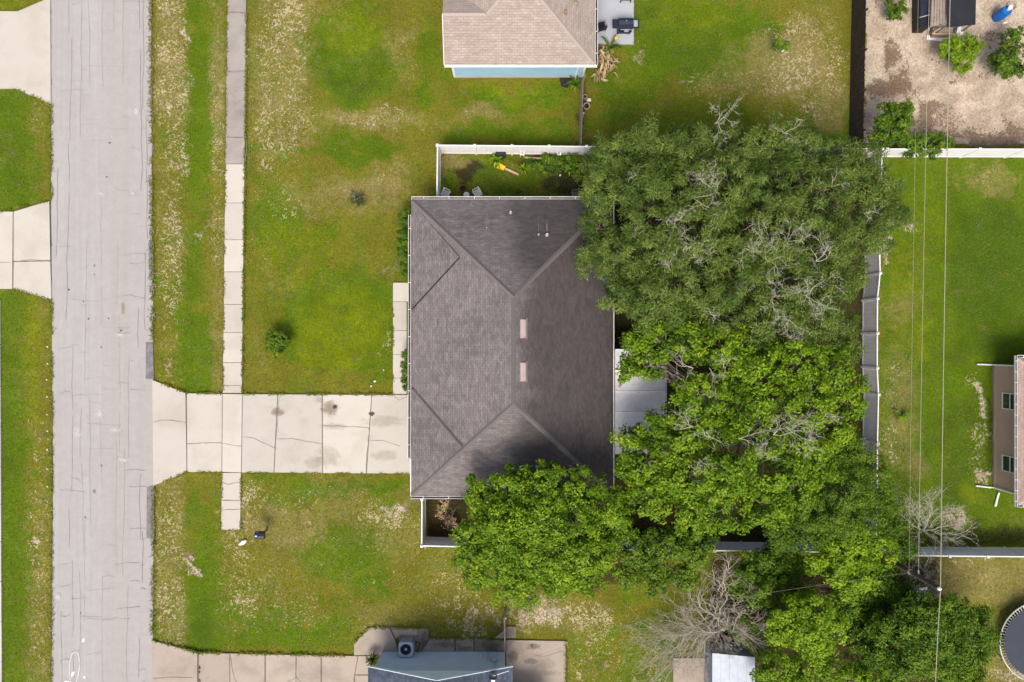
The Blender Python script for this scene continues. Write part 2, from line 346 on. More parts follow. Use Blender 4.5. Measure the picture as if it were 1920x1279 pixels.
# ================================================================== GROUND
def fields(px, py):
    """what grows where, in photo pixels: lush, straw specks, dry, bare sand, leaf litter, mud, yellow-green"""
    wx = px + 34*(fbm(px/60, py/60, 3)-0.5)*2 + 18*(fbm(px/18, py/18, 9)-0.5)*2
    wy = py + 34*(fbm(px/60, py/60, 5)-0.5)*2 + 18*(fbm(px/18, py/18, 13)-0.5)*2
    Fd = {k: np.zeros_like(px) for k in 'GSDBKMY'}
    def E(k, x, y, rx, ry, v, rot=0.0, soft=0.55):
        c, s = math.cos(math.radians(rot)), math.sin(math.radians(rot))
        dx, dy = wx - x, wy - y; u = (dx*c + dy*s)/rx; w = (-dx*s + dy*c)/ry
        d = np.sqrt(u*u + w*w); f = np.clip((1 - d)/soft, 0, 1); f = f*f*(3-2*f)
        Fd[k] += v * f
    def R(k, x0, x1, y0, y1, v, soft=14):
        f = np.clip((wx0-x0)/soft+.5, 0, 1)*np.clip((x1-wx0)/soft+.5, 0, 1)*np.clip((wy0-y0)/soft+.5, 0, 1)*np.clip((y1-wy0)/soft+.5, 0, 1)
        Fd[k] += v * f
    wx0 = px + 7*(fbm(px/40, py/40, 15)-0.5)*2 + 5*(fbm(px/13, py/13, 19)-0.5)*2; wy0 = py + 9*(fbm(px/40, py/40, 17)-0.5)*2
    lo = fbm(px/130, py/130, 21); mid = fbm(px/45, py/45, 33)
    Fd['G'] += 0.22 + (lo-0.5)*0.9 + (fbm(px/24, py/24, 51)-0.5)*0.9; Fd['S'] += 0.02 + (mid-0.5)*0.7; Fd['D'] += 0.08 + (fbm(px/90, py/90, 41)-0.5)*0.9
    # far side of the road
    R('G', -400, 60, 168, 400, 0.75, 40); R('S', 55, 97, 175, 270, 0.5, 20); R('D', 50, 97, 168, 400, 0.3, 20)
    R('G', -400, 48, 545, 1600, 0.8, 56); R('Y', 40, 80, 545, 800, 0.6, 30); R('S', 48, 97, 780, 1600, 0.7, 24); R('D', 45, 97, 900, 1600, 0.25, 20)
    R('Y', -20, 60, 0, 20, 0.5)
    # verge between road and pavement
    R('S', 288, 358, -300, 330, 0.95, 24); R('D', 288, 360, -300, 560, 0.35, 20); R('S', 292, 350, 330, 740, 0.72, 24); R('S', 385, 425, -300, 600, 0.6, 16); R('D', 390, 425, -300, 740, 0.45, 16)
    R('G', 348, 400, -300, 190, 0.65, 44); R('G', 342, 392, 180, 340, 0.6, 44); R('G', 336, 382, 330, 640, 0.55, 44); R('G', 335, 400, 600, 740, 0.6, 26)
    R('S', 350, 388, -300, 640, -0.45, 22); R('D', 348, 390, -300, 640, -0.3, 24)
    E('B', 345, 70, 16, 26, 0.42); E('B', 338, 160, 14, 40, 0.36); E('B', 325, 235, 24, 16, 0.36); E('B', 330, 320, 26, 20, 0.4); E('B', 318, 410, 22, 20, 0.4); E('B', 382, 440, 16, 34, 0.42)
    E('B', 326, 500, 20, 30, 0.4); E('B', 325, 580, 18, 34, 0.45); E('B', 312, 690, 20, 24, 0.42); E('B', 333, 75, 20, 40, 0.3)
    R('S', 288, 352, 890, 1220, 0.8, 20); R('S', 392, 480, 890, 1190, 0.45, 40); R('G', 346, 406, 895, 1220, 0.5, 46); R('G', 352, 406, 1050, 1220, 0.4, 36); R('S', 350, 402, 900, 1220, -0.5, 34); R('D', 350, 402, 900, 1220, -0.3, 34)
    R('D', 288, 348, 890, 1220, 0.35, 16)
    # front lawns, upper
    R('S', 470, 585, -300, 310, 0.8, 40); R('D', 465, 585, -300, 330, 0.4, 40); E('B', 515, 60, 24, 70, 0.35); E('B', 545, 180, 22, 60, 0.3); E('B', 532, 255, 14, 16, 0.5)
    E('G', 655, 90, 100, 120, 0.75); E('G', 650, 160, 80, 45, 0.55); E('Y', 660, 50, 90, 60, 0.5); E('G', 780, 175, 34, 30, 0.7); E('G', 800, 60, 34, 90, 0.35)
    E('D', 745, 95, 45, 75, 0.4); E('S', 745, 110, 45, 70, 0.5); E('D', 700, 225, 150, 34, 0.45); E('S', 690, 225, 150, 40, 0.6)
    E('G', 660, 282, 160, 17, 0.75, -5); E('G', 520, 288, 60, 14, 0.6); E('D', 660, 282, 150, 14, -0.5, -5)
    E('G', 960, 180, 130, 30, 0.7); E('Y', 950, 170, 110, 28, 0.5); E('D', 890, 218, 80, 20, 0.5); E('S', 890, 222, 70, 14, 0.45); E('G', 900, 250, 120, 18, 0.8); E('G', 1040, 240, 60, 28, 0.5)
    E('D', 640, 370, 150, 60, 0.38); E('D', 720, 330, 90, 50, 0.35); E('S', 530, 380, 70, 80, 0.55); E('S', 495, 480, 40, 60, 0.45); E('S', 700, 350, 90, 60, 0.3)
    E('G', 640, 600, 140, 130, 0.85); E('Y', 640, 620, 130, 120, 0.65); E('G', 700, 680, 60, 60, 0.4); E('G', 560, 440, 110, 70, 0.3); E('Y', 560, 470, 130, 90, 0.4)
    E('D', 640, 630, 140, 120, -0.6); E('S', 640, 620, 160, 140, -0.35); E('B', 740, 500, 16, 30, 0.4); E('M', 742, 495, 14, 34, 0.45)
    E('B', 725, 655, 16, 24, 0.5); E('S', 718, 665, 22, 40, 0.4); E('D', 500, 660, 36, 60, 0.3); E('D', 590, 320, 130, 30, -0.2)
    E('M', 668, 372, 22, 18, 0.45)
    # front lawns, lower
    R('D', 405, 900, 900, 1200, 0.22, 60); R('S', 405, 900, 900, 1210, 0.34, 60); E('G', 640, 905, 110, 22, 0.75); E('G', 725, 900, 60, 20, 0.5); E('G', 640, 1030, 120, 60, 0.45)
    E('S', 520, 930, 100, 40, 0.4); E('D', 530, 980, 90, 50, 0.5); E('S', 520, 1140, 120, 50, 0.2); E('G', 450, 1180, 60, 60, 0.3); E('S', 850, 1080, 70, 60, 0.35); E('G', 690, 1105, 50, 16, 0.6); E('G', 615, 1125, 30, 12, 0.5)
    E('B', 757, 945, 36, 26, 0.5); E('M', 768, 948, 26, 20, 0.7); E('B', 722, 955, 36, 26, 0.42); E('S', 735, 965, 70, 40, 0.6); E('G', 560, 1190, 160, 30, 0.4)
    E('B', 362, 1048, 12, 24, 0.7, -35); E('M', 366, 1042, 8, 10, 0.8); E('B', 340, 1060, 24, 10, 0.5); E('B', 40, 1026, 10, 10, 0.8)
    E('B', 900, 1165, 60, 28, 0.42); E('S', 880, 1150, 80, 50, 0.6); E('B', 1010, 1155, 80, 36, 0.55); E('S', 1090, 1140, 90, 40, 0.6); E('D', 1080, 1160, 120, 60, 0.4); E('M', 935, 1175, 26, 14, 0.5)
    R('S', 1065, 1260, 1140, 1300, 0.7, 40); R('G', 1065, 1260, 1150, 1300, 0.35, 40); E('G', 1200, 1130, 70, 20, 0.4)
    # back lawn of the house at the top
    E('G', 1290, 60, 170, 120, 0.95); E('Y', 1300, 30, 110, 50, 0.45); E('G', 1180, 170, 90, 60, 0.7); E('Y', 1190, 150, 50, 50, 0.3); E('G', 1450, 90, 40, 60, 0.8)
    E('D', 1420, 130, 170, 80, 0.6); E('S', 1510, 110, 130, 150, 0.75); E('S', 1340, 150, 110, 60, 0.65); E('D', 1520, 120, 90, 140, 0.5); E('B', 1140, 155, 12, 16, 0.6); E('S', 1210, 95, 26, 20, 0.5); E('B', 1205, 95, 18, 12, 0.4)
    R('G', 1110, 1590, 190, 290, 0.35, 40); R('K', 1150, 1590, 215, 300, 0.35, 50); E('D', 1560, 200, 50, 60, 0.5)
    E('K', 1095, 190, 14, 70, 0.6); E('M', 1098, 165, 10, 26, 0.6)
    # right-hand lawn
    R('G', 1655, 2300, 292, 1030, 0.75, 20); R('G', 1790, 2300, 380, 680, 0.35, 60); E('Y', 1700, 600, 60, 200, 0.5); E('Y', 1750, 430, 50, 120, 0.3); E('G', 1850, 480, 90, 150, 0.5); R('D', 1650, 1720, 560, 900, 0.45, 40)
    E('D', 1860, 330, 90, 40, 0.6); E('S', 1860, 325, 70, 24, 0.3); E('B', 1662, 480, 24, 30, 0.62); E('B', 1712, 428, 20, 22, 0.48); E('S', 1690, 700, 40, 70, 0.7); E('S', 1675, 830, 34, 70, 0.75); E('S', 1690, 960, 60, 60, 0.6)
    E('B', 1835, 760, 18, 54, 0.6); E('S', 1828, 800, 28, 120, 0.8); E('B', 1845, 880, 14, 26, 0.6); E('K', 1853, 790, 12, 120, 0.55); E('G', 1790, 860, 60, 120, 0.4); E('Y', 1820, 930, 40, 30, 0.5)
    E('B', 1800, 962, 34, 22, 0.6); E('S', 1770, 975, 60, 30, 0.5); E('K', 1860, 1000, 100, 34, 0.55); E('D', 1740, 880, 40, 60, 0.4)
    R('D', 1740, 2300, 1048, 1130, 0.75, 30); R('Y', 1760, 2300, 1100, 1290, 0.45, 60); E('S', 1830, 1090, 80, 40, 0.2); E('B', 1840, 1095, 30, 14, 0.35); R('D', 1840, 2300, 1130, 1300, 0.45, 30); E('B', 1900, 1275, 40, 14, 0.5); E('B', 1830, 1050, 60, 6, 0.5)
    # dirt yard in the corner
    R('B', 1624, 2600, -900, 268, 1.6, 6); E('M', 1670, 100, 26, 24, 0.85); E('M', 1690, 145, 36, 26, 0.9, -20); E('M', 1655, 165, 36, 26, 0.85); E('M', 1665, 120, 16, 34, 0.4); E('M', 1780, 150, 60, 20, 0.25); E('M', 1765, 230, 70, 34, 0.6)
    E('M', 1880, 245, 80, 34, 0.9); E('M', 1830, 262, 120, 16, 0.85); E('M', 1660, 60, 20, 30, 0.35); E('M', 1700, 170, 60, 30, 0.5); E('M', 1760, 90, 20, 30, 0.3); E('M', 1868, 70, 34, 24, 0.6); E('M', 1848, 50, 14, 14, 0.5); E('M', 1870, 140, 60, 12, 0.35); E('M', 1700, 245, 40, 26, 0.7); E('M', 1740, 215, 30, 16, 0.45); E('M', 1810, 148, 24, 14, 0.3)
    # yard under the trees
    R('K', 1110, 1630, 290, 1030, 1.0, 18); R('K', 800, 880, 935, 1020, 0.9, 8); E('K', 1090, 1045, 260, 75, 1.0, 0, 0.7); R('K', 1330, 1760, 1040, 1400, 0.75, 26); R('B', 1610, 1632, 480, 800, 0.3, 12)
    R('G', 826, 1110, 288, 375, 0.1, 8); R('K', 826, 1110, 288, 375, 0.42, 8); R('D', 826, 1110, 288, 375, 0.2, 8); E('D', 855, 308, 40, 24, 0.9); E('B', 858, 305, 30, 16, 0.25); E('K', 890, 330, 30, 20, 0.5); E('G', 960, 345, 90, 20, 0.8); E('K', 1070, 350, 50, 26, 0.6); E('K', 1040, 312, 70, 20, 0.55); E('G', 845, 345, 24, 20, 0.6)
    return Fd

lin = lambda a, b, st: list(np.arange(a, b + st, st))
GX = np.array([-20000, -9000, -4000, -1500, -700] + lin(-280, 2200, 8) + [2600, 3500, 6000, 11000, 22000], float)
GY = np.array([-20000, -9000, -4000, -1500, -700] + lin(-240, 1520, 8) + [1900, 2800, 5200, 10000, 21000], float)
gx, gy = np.meshgrid(GX, GY)
Fd = fields(gx.ravel(), gy.ravel())
V = np.stack([(gx.ravel()-960)/SX, (639.5-gy.ravel())/SX, np.zeros(gx.size)], 1)
V[:, 2] = -0.03 + 0.05*(fbm(gx.ravel()/60, gy.ravel()/60, 77)-0.5)
# swale along the verge dips a little
V[:, 2] -= 0.10*np.exp(-((gx.ravel()-368)/28)**2) * ((gy.ravel() < 735) | (gy.ravel() > 890))
nx = len(GX); ny = len(GY)
ii, jj = np.meshgrid(np.arange(nx-1), np.arange(ny-1)); a = (jj*nx + ii).ravel()
F = np.stack([a, a+nx, a+nx+1, a+1], 1)
clipf = lambda v: np.clip(v, 0, 1.6)
fa = np.stack([clipf(Fd[k]) for k in 'GSDB'], 1); fb = np.stack([clipf(Fd[k]) for k in 'KMY'] + [np.ones(gx.size)], 1)

C_OLIVE, C_LUSH, C_YEL = (0.130, 0.127, 0.013), (0.074, 0.126, 0.004), (0.155, 0.184, 0.003)
C_DRY, C_STRAW, C_SAND = (0.200, 0.168, 0.058), (0.46, 0.395, 0.25), (0.47, 0.395, 0.305)
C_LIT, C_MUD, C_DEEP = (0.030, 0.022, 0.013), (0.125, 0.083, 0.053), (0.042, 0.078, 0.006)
t = NT('lawn'); p = t.pos()
A = t.attr('fa'); G, S, D = t._sep(A['Color'])[:3]; B = A['Alpha']; K, Mu, Y = t._sep(t.attr('fb')['Color'])[:3]
n1 = t.noise(p, 0.9, 6, 0.62, 0.5); n2 = t.noise(p, 3.7, 5, 0.64, 1.6); n3 = t.noise(p, 16, 4, 0.7); n4 = t.noise(p, 1.7, 6, 0.7, 0.8); n5 = t.noise(p, 6.5, 4, 0.65, 0.6); n6 = t.noise(p, 0.45, 5, 0.6, 0.5)
off = lambda n, k: t.math('MULTIPLY', t.math('SUBTRACT', n, 0.5), k)
c = t.mix(t.step(t.math('ADD', G, t.math('ADD', off(n1, 1.3), off(n5, 0.7))), 0.1, 0.85), C_OLIVE, C_LUSH)
c = t.mix(t.math('MULTIPLY', t.step(t.math('ADD', Y, off(n4, 1.2)), 0.15, 0.9), 0.85), c, C_YEL)
c = t.mix(t.math('MULTIPLY', t.step(t.math('ADD', D, t.math('ADD', off(n4, 1.3), off(n5, 0.7))), 0.2, 0.95), 0.85), c, C_DRY)
c = t.mix(t.math('MULTIPLY', t.step(t.math('ADD', G, off(n5, 2.0)), 1.0, 1.7), 0.8), c, C_DEEP)
thr = t.math('SUBTRACT', 0.69, t.math('ADD', t.math('MULTIPLY', S, 0.158), t.math('ADD', t.math('MULTIPLY', D, 0.045), off(n5, 0.22))))
c = t.mix(t.step(n2, thr, t.math('ADD', thr, 0.07), 0, 0.85), c, C_STRAW)
c = t.mix(t.step(t.math('ADD', B, t.math('ADD', off(n2, 2.0), off(n5, 0.9))), 0.30, 0.72), c, t.mix(t.step(t.math('ADD', n1, off(n2, 0.6)), 0.38, 0.62), (0.33, 0.262, 0.195), C_SAND))
c = t.mix(t.math('MULTIPLY', t.step(t.math('ADD', Mu, t.math('ADD', off(n2, 3.6), t.math('ADD', off(n1, 1.6), off(n5, 1.8)))), 0.32, 0.82), 0.88), c, C_MUD)
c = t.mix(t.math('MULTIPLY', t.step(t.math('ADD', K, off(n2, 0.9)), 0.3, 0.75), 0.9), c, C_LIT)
c = t.mul(c, t.math('MULTIPLY', t.step(n3, 0.25, 0.75, 0.70, 1.30), t.math('MULTIPLY', t.step(n5, 0.25, 0.75, 0.78, 1.22), t.step(n6, 0.3, 0.7, 0.88, 1.10))))
M['lawn'] = t.finish(c, 1.0, t.math('ADD', n3, n5), 0.55, 0.05, 0, 0.1)
ground = np_mesh('ground', V, F, M['lawn'], None, {'fa': fa, 'fb': fb})
tag(ground, kind='structure'); ground['label'] = 'patchy lawn and bare sandy ground between the houses'

# ------------------------------------------------------------------ road
def edge_x(py, side):
    base = np.interp(py, [-6000, 0, 400, 640, 900, 1279, 6000], [92, 96, 96.5, 98, 100, 96.5, 94] if side < 0 else [280, 283, 285.5, 287, 288, 286, 284])
    return base + (fbm(np.array([py/9.0]), np.array([side*3.3]), 55, 3)[0]-0.5) * (2.0 if side < 0 else 4.5)
rows = [-9000, -3000, -900] + lin(-300, 1600, 5) + [2200, 4500, 10000]
mb = MB(); NXR = 6
vs = []; fs = []
for py in rows:
    x0, x1 = edge_x(py, -1), edge_x(py, 1)
    for i in range(NXR + 1):
        u = i / NXR; q = P(x0 + (x1-x0)*u, py, 0); vs.append((q.x, q.y, 0.012 + 0.035*(1-(2*u-1)**2)))
for j in range(len(rows)-1):
    for i in range(NXR): b = j*(NXR+1)+i; fs.append((b, b+NXR+1, b+NXR+2, b+1))
mb.add(vs, fs)
t = NT('bleached_asphalt'); p = t.pos()
sx = t.node('ShaderNodeSeparateXYZ'); t.put(sx.inputs[0], p); X = sx.outputs[0]
st = t.noise(t.pos((2.6, 0.06, 1)), 1.0, 5, 0.6); big = t.noise(p, 0.30, 4, 0.55); fine = t.noise(p, 34, 3, 0.75); mid = t.noise(p, 2.0, 5, 0.65)
c = t.mix(t.step(st, 0.3, 0.7), (0.322, 0.308, 0.298), (0.348, 0.340, 0.328))
c = t.mix(t.math('MULTIPLY', t.step(X, (190-960)/SX-0.04, (190-960)/SX+0.04), 0.5), c, (0.322, 0.304, 0.292))
c = t.mix(t.math('MULTIPLY', t.step(big, 0.4, 0.7), 0.35), c, (0.30, 0.285, 0.275))
for xr in (213, 236):     # worn wheel tracks, slightly browner
    d = t.math('ABSOLUTE', t.math('SUBTRACT', X, (xr-960)/SX))
    c = t.mix(t.math('MULTIPLY', t.step(d, 0.45, 0.0), 0.12), c, (0.30, 0.25, 0.20))
c = t.mul(c, t.math('MULTIPLY', t.step(fine, 0.2, 0.8, 0.90, 1.08), t.step(mid, 0.25, 0.75, 0.95, 1.04)))
M['asphalt'] = t.finish(c, 0.95, fine, 0.4, 0.01)
road = mb.build('road', M['asphalt']); tag(road, kind='structure'); road['label'] = 'bleached grey asphalt road with a grid of fine cracks'

t = NT('asphalt_crack'); cr = t.mix(t.noise(t.pos(), 1.2, 3), (0.24, 0.222, 0.215), (0.32, 0.302, 0.294)); M['road_crack'] = t.finish(cr, 1.0)  # cracks drawn as flat strips a little darker than the asphalt
mb = MB(); ZR = 0.054; random.seed(21)
cols = [112, 133, 150, 163, 191, 216, 228, 243, 262, 273]
for ci, x in enumerate(cols):            # long wandering seams, broken here and there
    y = -60 + random.uniform(0, 60)
    while y < 1340:
        L = random.uniform(60, 260)
        if random.random() < 0.6:
            pts = []; xx = x + random.uniform(-5, 5)
            for k in range(int(L/24)+2): xx += random.uniform(-1.6, 1.6); pts.append((xx, y + k*24))
            ribbon(mb, pts, 0.034 if x in (163, 191, 262) else 0.024, ZR, 0.5)
        y += L + random.uniform(0, 50)
for i in range(len(cols)-1):             # short cross cracks between neighbouring seams
    y = -40 + random.uniform(0, 50)
    while y < 1320:
        if random.random() < 0.5:
            j = min(len(cols)-1, i + random.choice((1, 1, 1, 2, 3))); y2 = y + random.uniform(-5, 5)
            ribbon(mb, [(cols[i], y), ((cols[i]+cols[j])/2, (y+y2)/2 + random.uniform(-3, 3)), (cols[j], y2)], random.uniform(0.018, 0.036), ZR, 0.7)
        y += random.uniform(38, 105)
tag(mb.build('crack_network', M['road_crack'], road), kind='stuff')
# dark broken edge along the right side of the road, tar patches, spots and chalk
mb = MB()
for y0 in range(-60, 640, 14):
    if random.random() < 0.6:
        x = edge_x(y0, 1) + random.uniform(-1.2, 1.6); ribbon(mb, [(x, y0), (x + random.uniform(-1, 1), y0 + random.uniform(6, 14))], random.uniform(0.05, 0.13), 0.022, 0.8)
for y0 in range(-60, 1340, 16):
    if random.random() < 0.3:
        x = edge_x(y0, -1) + random.uniform(-0.8, 0.5); ribbon(mb, [(x, y0), (x, y0 + random.uniform(5, 14))], 0.04, 0.022, 0.5)
tag(mb.build('broken_edge', M['crack'], road), kind='stuff')
M['patch'] = simple('fresh_tar_patch', (0.185, 0.175, 0.182), 0.95, 0.4, 3)
for poly in ([(274, 642), (287.5, 642), (289, 711), (274, 711)], [(276, 914), (289, 909), (290, 1010), (275.5, 1009)], [(279, 455), (287, 450), (289, 520), (281, 520)]):
    m2 = MB(); m2.prism([P(x, y).xy for x, y in poly][::-1], -0.02, 0.047); m2.build('asphalt_patch', M['patch'], road)
for x, y, rx, ry, mt in ((177, 498, 5, 7, 'grey_spot'), (177, 515, 4, 5, 'grey_spot'), (200, 332, 4, 3, 'black_spot'), (129, 543, 3, 4, 'black_spot'), (190, 651, 3, 4, 'black_spot'), (247, 677, 3, 3, 'grey_spot'), (177, 921, 5, 8, 'grey_spot'),
        (145, 810, 11, 13, 'pale_spot'), (186, 776, 10, 8, 'pale_spot'), (215, 806, 16, 8, 'pale_spot'), (232, 862, 14, 6, 'pale_spot'), (191, 364, 8, 6, 'pale_spot'), (249, 363, 7, 4, 'pale_spot'), (225, 628, 9, 4, 'pale_spot'), (109, 1119, 7, 8, 'pale_spot'),
        (256, 208, 8, 9, 'pale_spot'), (231, 578, 5, 16, 'rust_spot'), (206, 268, 5, 3, 'black_spot'), (227, 620, 4, 3, 'black_spot'), (166, 598, 3, 3, 'black_spot'), (204, 597, 3, 3, 'black_spot'), (151, 1150, 3, 3, 'black_spot'), (160, 970, 3, 3, 'black_spot'), (156, 565, 3, 3, 'black_spot'), (190, 873, 4, 5, 'grey_spot')):
    blob_decal('road_spot', x, y, rx*(1.3 if 'pale' in mt or 'rust' in mt else .85), ry*(1.3 if 'pale' in mt or 'rust' in mt else .85), M[mt], 0.060, road)
M['chalk_line'] = simple('chalk_line', (0.72, 0.70, 0.68), 1.0, 0.2, 8)
m2 = MB(); ribbon(m2, [(133, 1282), (130, 1262), (131, 1240), (135, 1226), (142, 1222), (148, 1228), (150, 1244), (147, 1264), (142, 1284)], 0.032, 0.058, 0.5); m2.build('chalk_loop', M['chalk_line'], road)
for x, y, rx, ry, r in ((156, 1201, 3.5, 6, -0.5), (136, 1264, 3.5, 8, -0.5), (125, 1278, 6, 3, 0), (158, 1270, 3, 3, 0)): blob_decal('chalk_mark', x, y, rx*1.1, ry*1.1, M['chalk'], 0.060, road, r)

# ------------------------------------------------------------------ concrete slabs
def pave(name, label, slabs, mat, bed=None, z=0.075):
    """a pavement (structure) whose every slab is a part; gaps between slabs show the dirt bed"""
    root = link(name, None); tag(root, label, kind='structure'); out = []
    for s in slabs:
        mt, poly = (s[0], s[1]) if isinstance(s[0], str) else (mat, s)
        pts = [P(x, y).xy for x, y in poly]; cx = sum(q[0] for q in pts)/len(pts); cy = sum(q[1] for q in pts)/len(pts)
        g = 0.012; q = []
        for x, y in pts: d = math.hypot(x-cx, y-cy); q.append((x-(x-cx)/d*g*1.4, y-(y-cy)/d*g*1.4))
        ar = sum(q[i][0]*q[(i+1) % len(q)][1]-q[(i+1) % len(q)][0]*q[i][1] for i in range(len(q)))
        if ar < 0: q = q[::-1]
        dz = random.uniform(-0.006, 0.006)
        out.append(MB().prism(q, -0.25, z+dz).build('slab', M[mt], root))
    if bed:
        pts = [P(x, y).xy for x, y in bed]; ar = sum(pts[i][0]*pts[(i+1) % len(pts)][1]-pts[(i+1) % len(pts)][0]*pts[i][1] for i in range(len(pts)))
        if ar < 0: pts = pts[::-1]
        MB().prism(pts, -0.3, z-0.03).build('joint_bed', M['joint'], root)
    return root
def cracks(root, lists, w=0.03, z=0.088, mat='crack'):
    for pts in lists:
        m2 = MB(); ribbon(m2, pts, w, z, 0.7); m2.build('crack', M[mat], root)
xl = lambda y: 427 - 11.5*y/993.0
def walkslab(y0, y1): return [(xl(y0), y0), (xl(y0)+36, y0), (xl(y1)+35.5, y1), (xl(y1), y1)]
ys = [-170, -100, -40, 24, 134, 258, 308]
sl = [('concrete_old', walkslab(a, b)) for a, b in zip(ys[:-1], ys[1:])]
ys = [308, 381, 450, 510, 571, 624, 680, 737]; sl += [('concrete', walkslab(a, b)) for a, b in zip(ys[:-1], ys[1:])]
ys = [886, 938, 993]; sl += [('concrete', walkslab(a, b)) for a, b in zip(ys[:-1], ys[1:])]
walk = pave('pavement', 'straight concrete pavement running along the road, newer slabs below older grey ones', sl, 'concrete', None)
cracks(walk, [[(427, 24), (440, 22), (463, 26)], [(426, 134), (440, 137), (450, 133), (463, 134)], [(426, 257), (450, 259), (462, 256)], [(418, 722), (432, 724), (453, 723)], [(416, 904), (428, 909), (438, 906), (452, 904)], [(416, 938), (452, 939)], [(416, 956), (452, 955)], [(461, 258), (463, 275), (460, 300)]], 0.045)
drv = [[(286.5, 712), (349, 737), (351, 885), (288.5, 911)], [(351, 737), (417.5, 738), (416.5, 885), (352, 885)], [(418.5, 738), (455, 738.5), (453, 886), (417.5, 885)], [(456, 738.5), (521, 739), (514, 886), (454, 886)], [(522, 739), (604, 739.5), (605, 887), (515, 886)], [(605.5, 739.5), (697, 740), (687, 887.5), (606, 887)], [(698, 740), (772, 740), (772, 888), (688, 887.5)]]
drive = pave('driveway', 'pale concrete driveway from the road to the charcoal-roofed house', drv, 'concrete', [(350, 738), (771, 741), (771, 887), (350, 884)])
cracks(drive, [[(288, 792), (300, 788), (320, 788), (350, 792)], [(351, 832), (380, 831), (415, 830), (440, 836), (455, 837)], [(455, 818), (475, 822), (498, 832), (516, 841)], [(521, 823), (550, 823), (580, 829), (604, 832)], [(606, 799), (640, 799), (690, 802)], [(692, 826), (720, 827), (742, 834), (750, 836)], [(692, 802), (690, 830), (687, 860), (686, 886)], [(515, 841), (521, 790), (523, 740)], [(738, 741), (748, 751), (765, 742)]], 0.03)
for x, y, rx, ry, mt in ((619, 766, 20, 18, 'oil'), (521, 773, 16, 10, 'oil'), (697, 776, 6, 5, 'black_spot'), (628, 763, 5, 4, 'black_spot'), (597, 750, 12, 8, 'oil_faint'), (615, 855, 30, 26, 'oil_faint'), (588, 868, 20, 16, 'oil_faint'), (720, 790, 50, 14, 'oil_faint'), (720, 855, 30, 14, 'oil_faint'), (624, 800, 30, 8, 'oil_faint')):
    blob_decal('stain', x, y, rx*1.35, ry*1.35, M[mt], 0.093 + random.uniform(0, 0.003), drive)
ys = [530, 566, 620, 665, 709, 739]
ent = pave('entry_path', 'narrow concrete path along the front wall of the charcoal-roofed house', [[(737, a_), (768 if a_ < 560 else 763, a_), (768 if a_ < 560 else 763, b_), (737, b_)] for a_, b_ in zip(ys[:-1], ys[1:])], 'concrete', [(739, 532), (761, 532), (761, 739), (739, 739)])
d1 = pave('neighbour_driveway', 'cream concrete drive apron in the top left corner across the road', [[(-200, 20), (35, 22), (96, -4), (97, 196), (29, 167), (-200, 167)]], 'concrete_tan', None)
for o in d1.children: o.data.materials[0] = M['concrete']
d2 = pave('neighbour_driveway', 'cream concrete drive apron with a cross joint, left of the road', [[(-200, 397), (26, 397), (25, 542), (-200, 542)], [(27, 397), (94, 377), (96, 489), (27, 490)], [(27, 491), (96, 490), (98, 564), (26, 542)]], 'concrete', [(0, 399), (28, 399), (92, 382), (94, 558), (25, 540), (0, 540)])
cracks(d2, [[(28, 490), (60, 487), (80, 489), (96, 488)], [(-20, 492), (27, 491)]], 0.035)
ys = [562, 646, 725, 800, 875, 945, 1015, 1090, 1165, 1240, 1320]
pave('far_pavement', 'sliver of concrete pavement at the left edge across the road', [[(-34, a_), (1.5 + (a_-560)*0.005, a_), (1.5 + (b_-560)*0.005, b_), (-34, b_)] for a_, b_ in zip(ys[:-1], ys[1:])], 'concrete', [(-33, 564), (0, 564), (3, 1319), (-33, 1319)])
bd = [[(286, 1200), (371, 1223), (371, 1420), (286, 1440)], [(374, 1223.5), (431, 1224), (433, 1420), (374, 1420)], [(432, 1224), (497, 1226), (497, 1420), (434, 1420)], [(499, 1226), (555, 1227), (556, 1420), (499, 1420)], [(556, 1227), (602, 1228), (602, 1420), (557, 1420)], [(604, 1228), (671, 1229), (664, 1270), (662, 1420), (604, 1420)], [(672, 1229), (694, 1229), (694, 1264), (666, 1264)], [(666, 1265), (694, 1265), (694, 1420), (664, 1420)]]
bdr = pave('blue_house_driveway', 'tan concrete driveway in front of the blue-roofed house', bd, 'concrete_tan', [(288, 1204), (371, 1225), (692, 1231), (692, 1410), (288, 1430)])
cracks(bdr, [[(431, 1224), (433, 1240), (436, 1262), (444, 1282)], [(555, 1228), (556, 1250), (553, 1265), (566, 1282)], [(288, 1272), (330, 1270), (360, 1271)], [(540, 1278), (556, 1270)]], 0.035)
for x, y, rx, ry in ((374, 1252, 4, 6), (374, 1260, 3, 5), (374, 1276, 4, 5)): blob_decal('stain', x, y, rx, ry, M['black_spot'], 0.096, bdr)
side = pave('side_path', 'tan concrete side path with an angled end under the air conditioner', [[(664, 1228), (664, 1205), (694, 1176), (730, 1176), (741, 1198), (748, 1224), (712, 1228)], [(731, 1176), (784, 1178), (784, 1192), (748, 1192), (742, 1197)], ('concrete_stained', [(785, 1178), (804, 1178), (804, 1197), (786, 1224), (749, 1224), (749, 1193), (785, 1193)]), ('concrete_tan', [(805, 1197), (853, 1198), (853, 1224), (787, 1224)]), [(854, 1198), (888, 1198), (888, 1224), (854, 1224)], ('concrete_stained', [(889, 1198), (946, 1199), (946, 1224), (889, 1224)]), ('concrete_tan', [(928, 1196), (946, 1180), (946, 1197)]), ('concrete_stained', [(949, 1174), (968, 1174), (968, 1196), (949, 1196)])], 'concrete_tan', None)
cracks(side, [[(731, 1177), (738, 1190), (745, 1197)], [(789, 1196), (797, 1186), (803, 1179)]], 0.03)
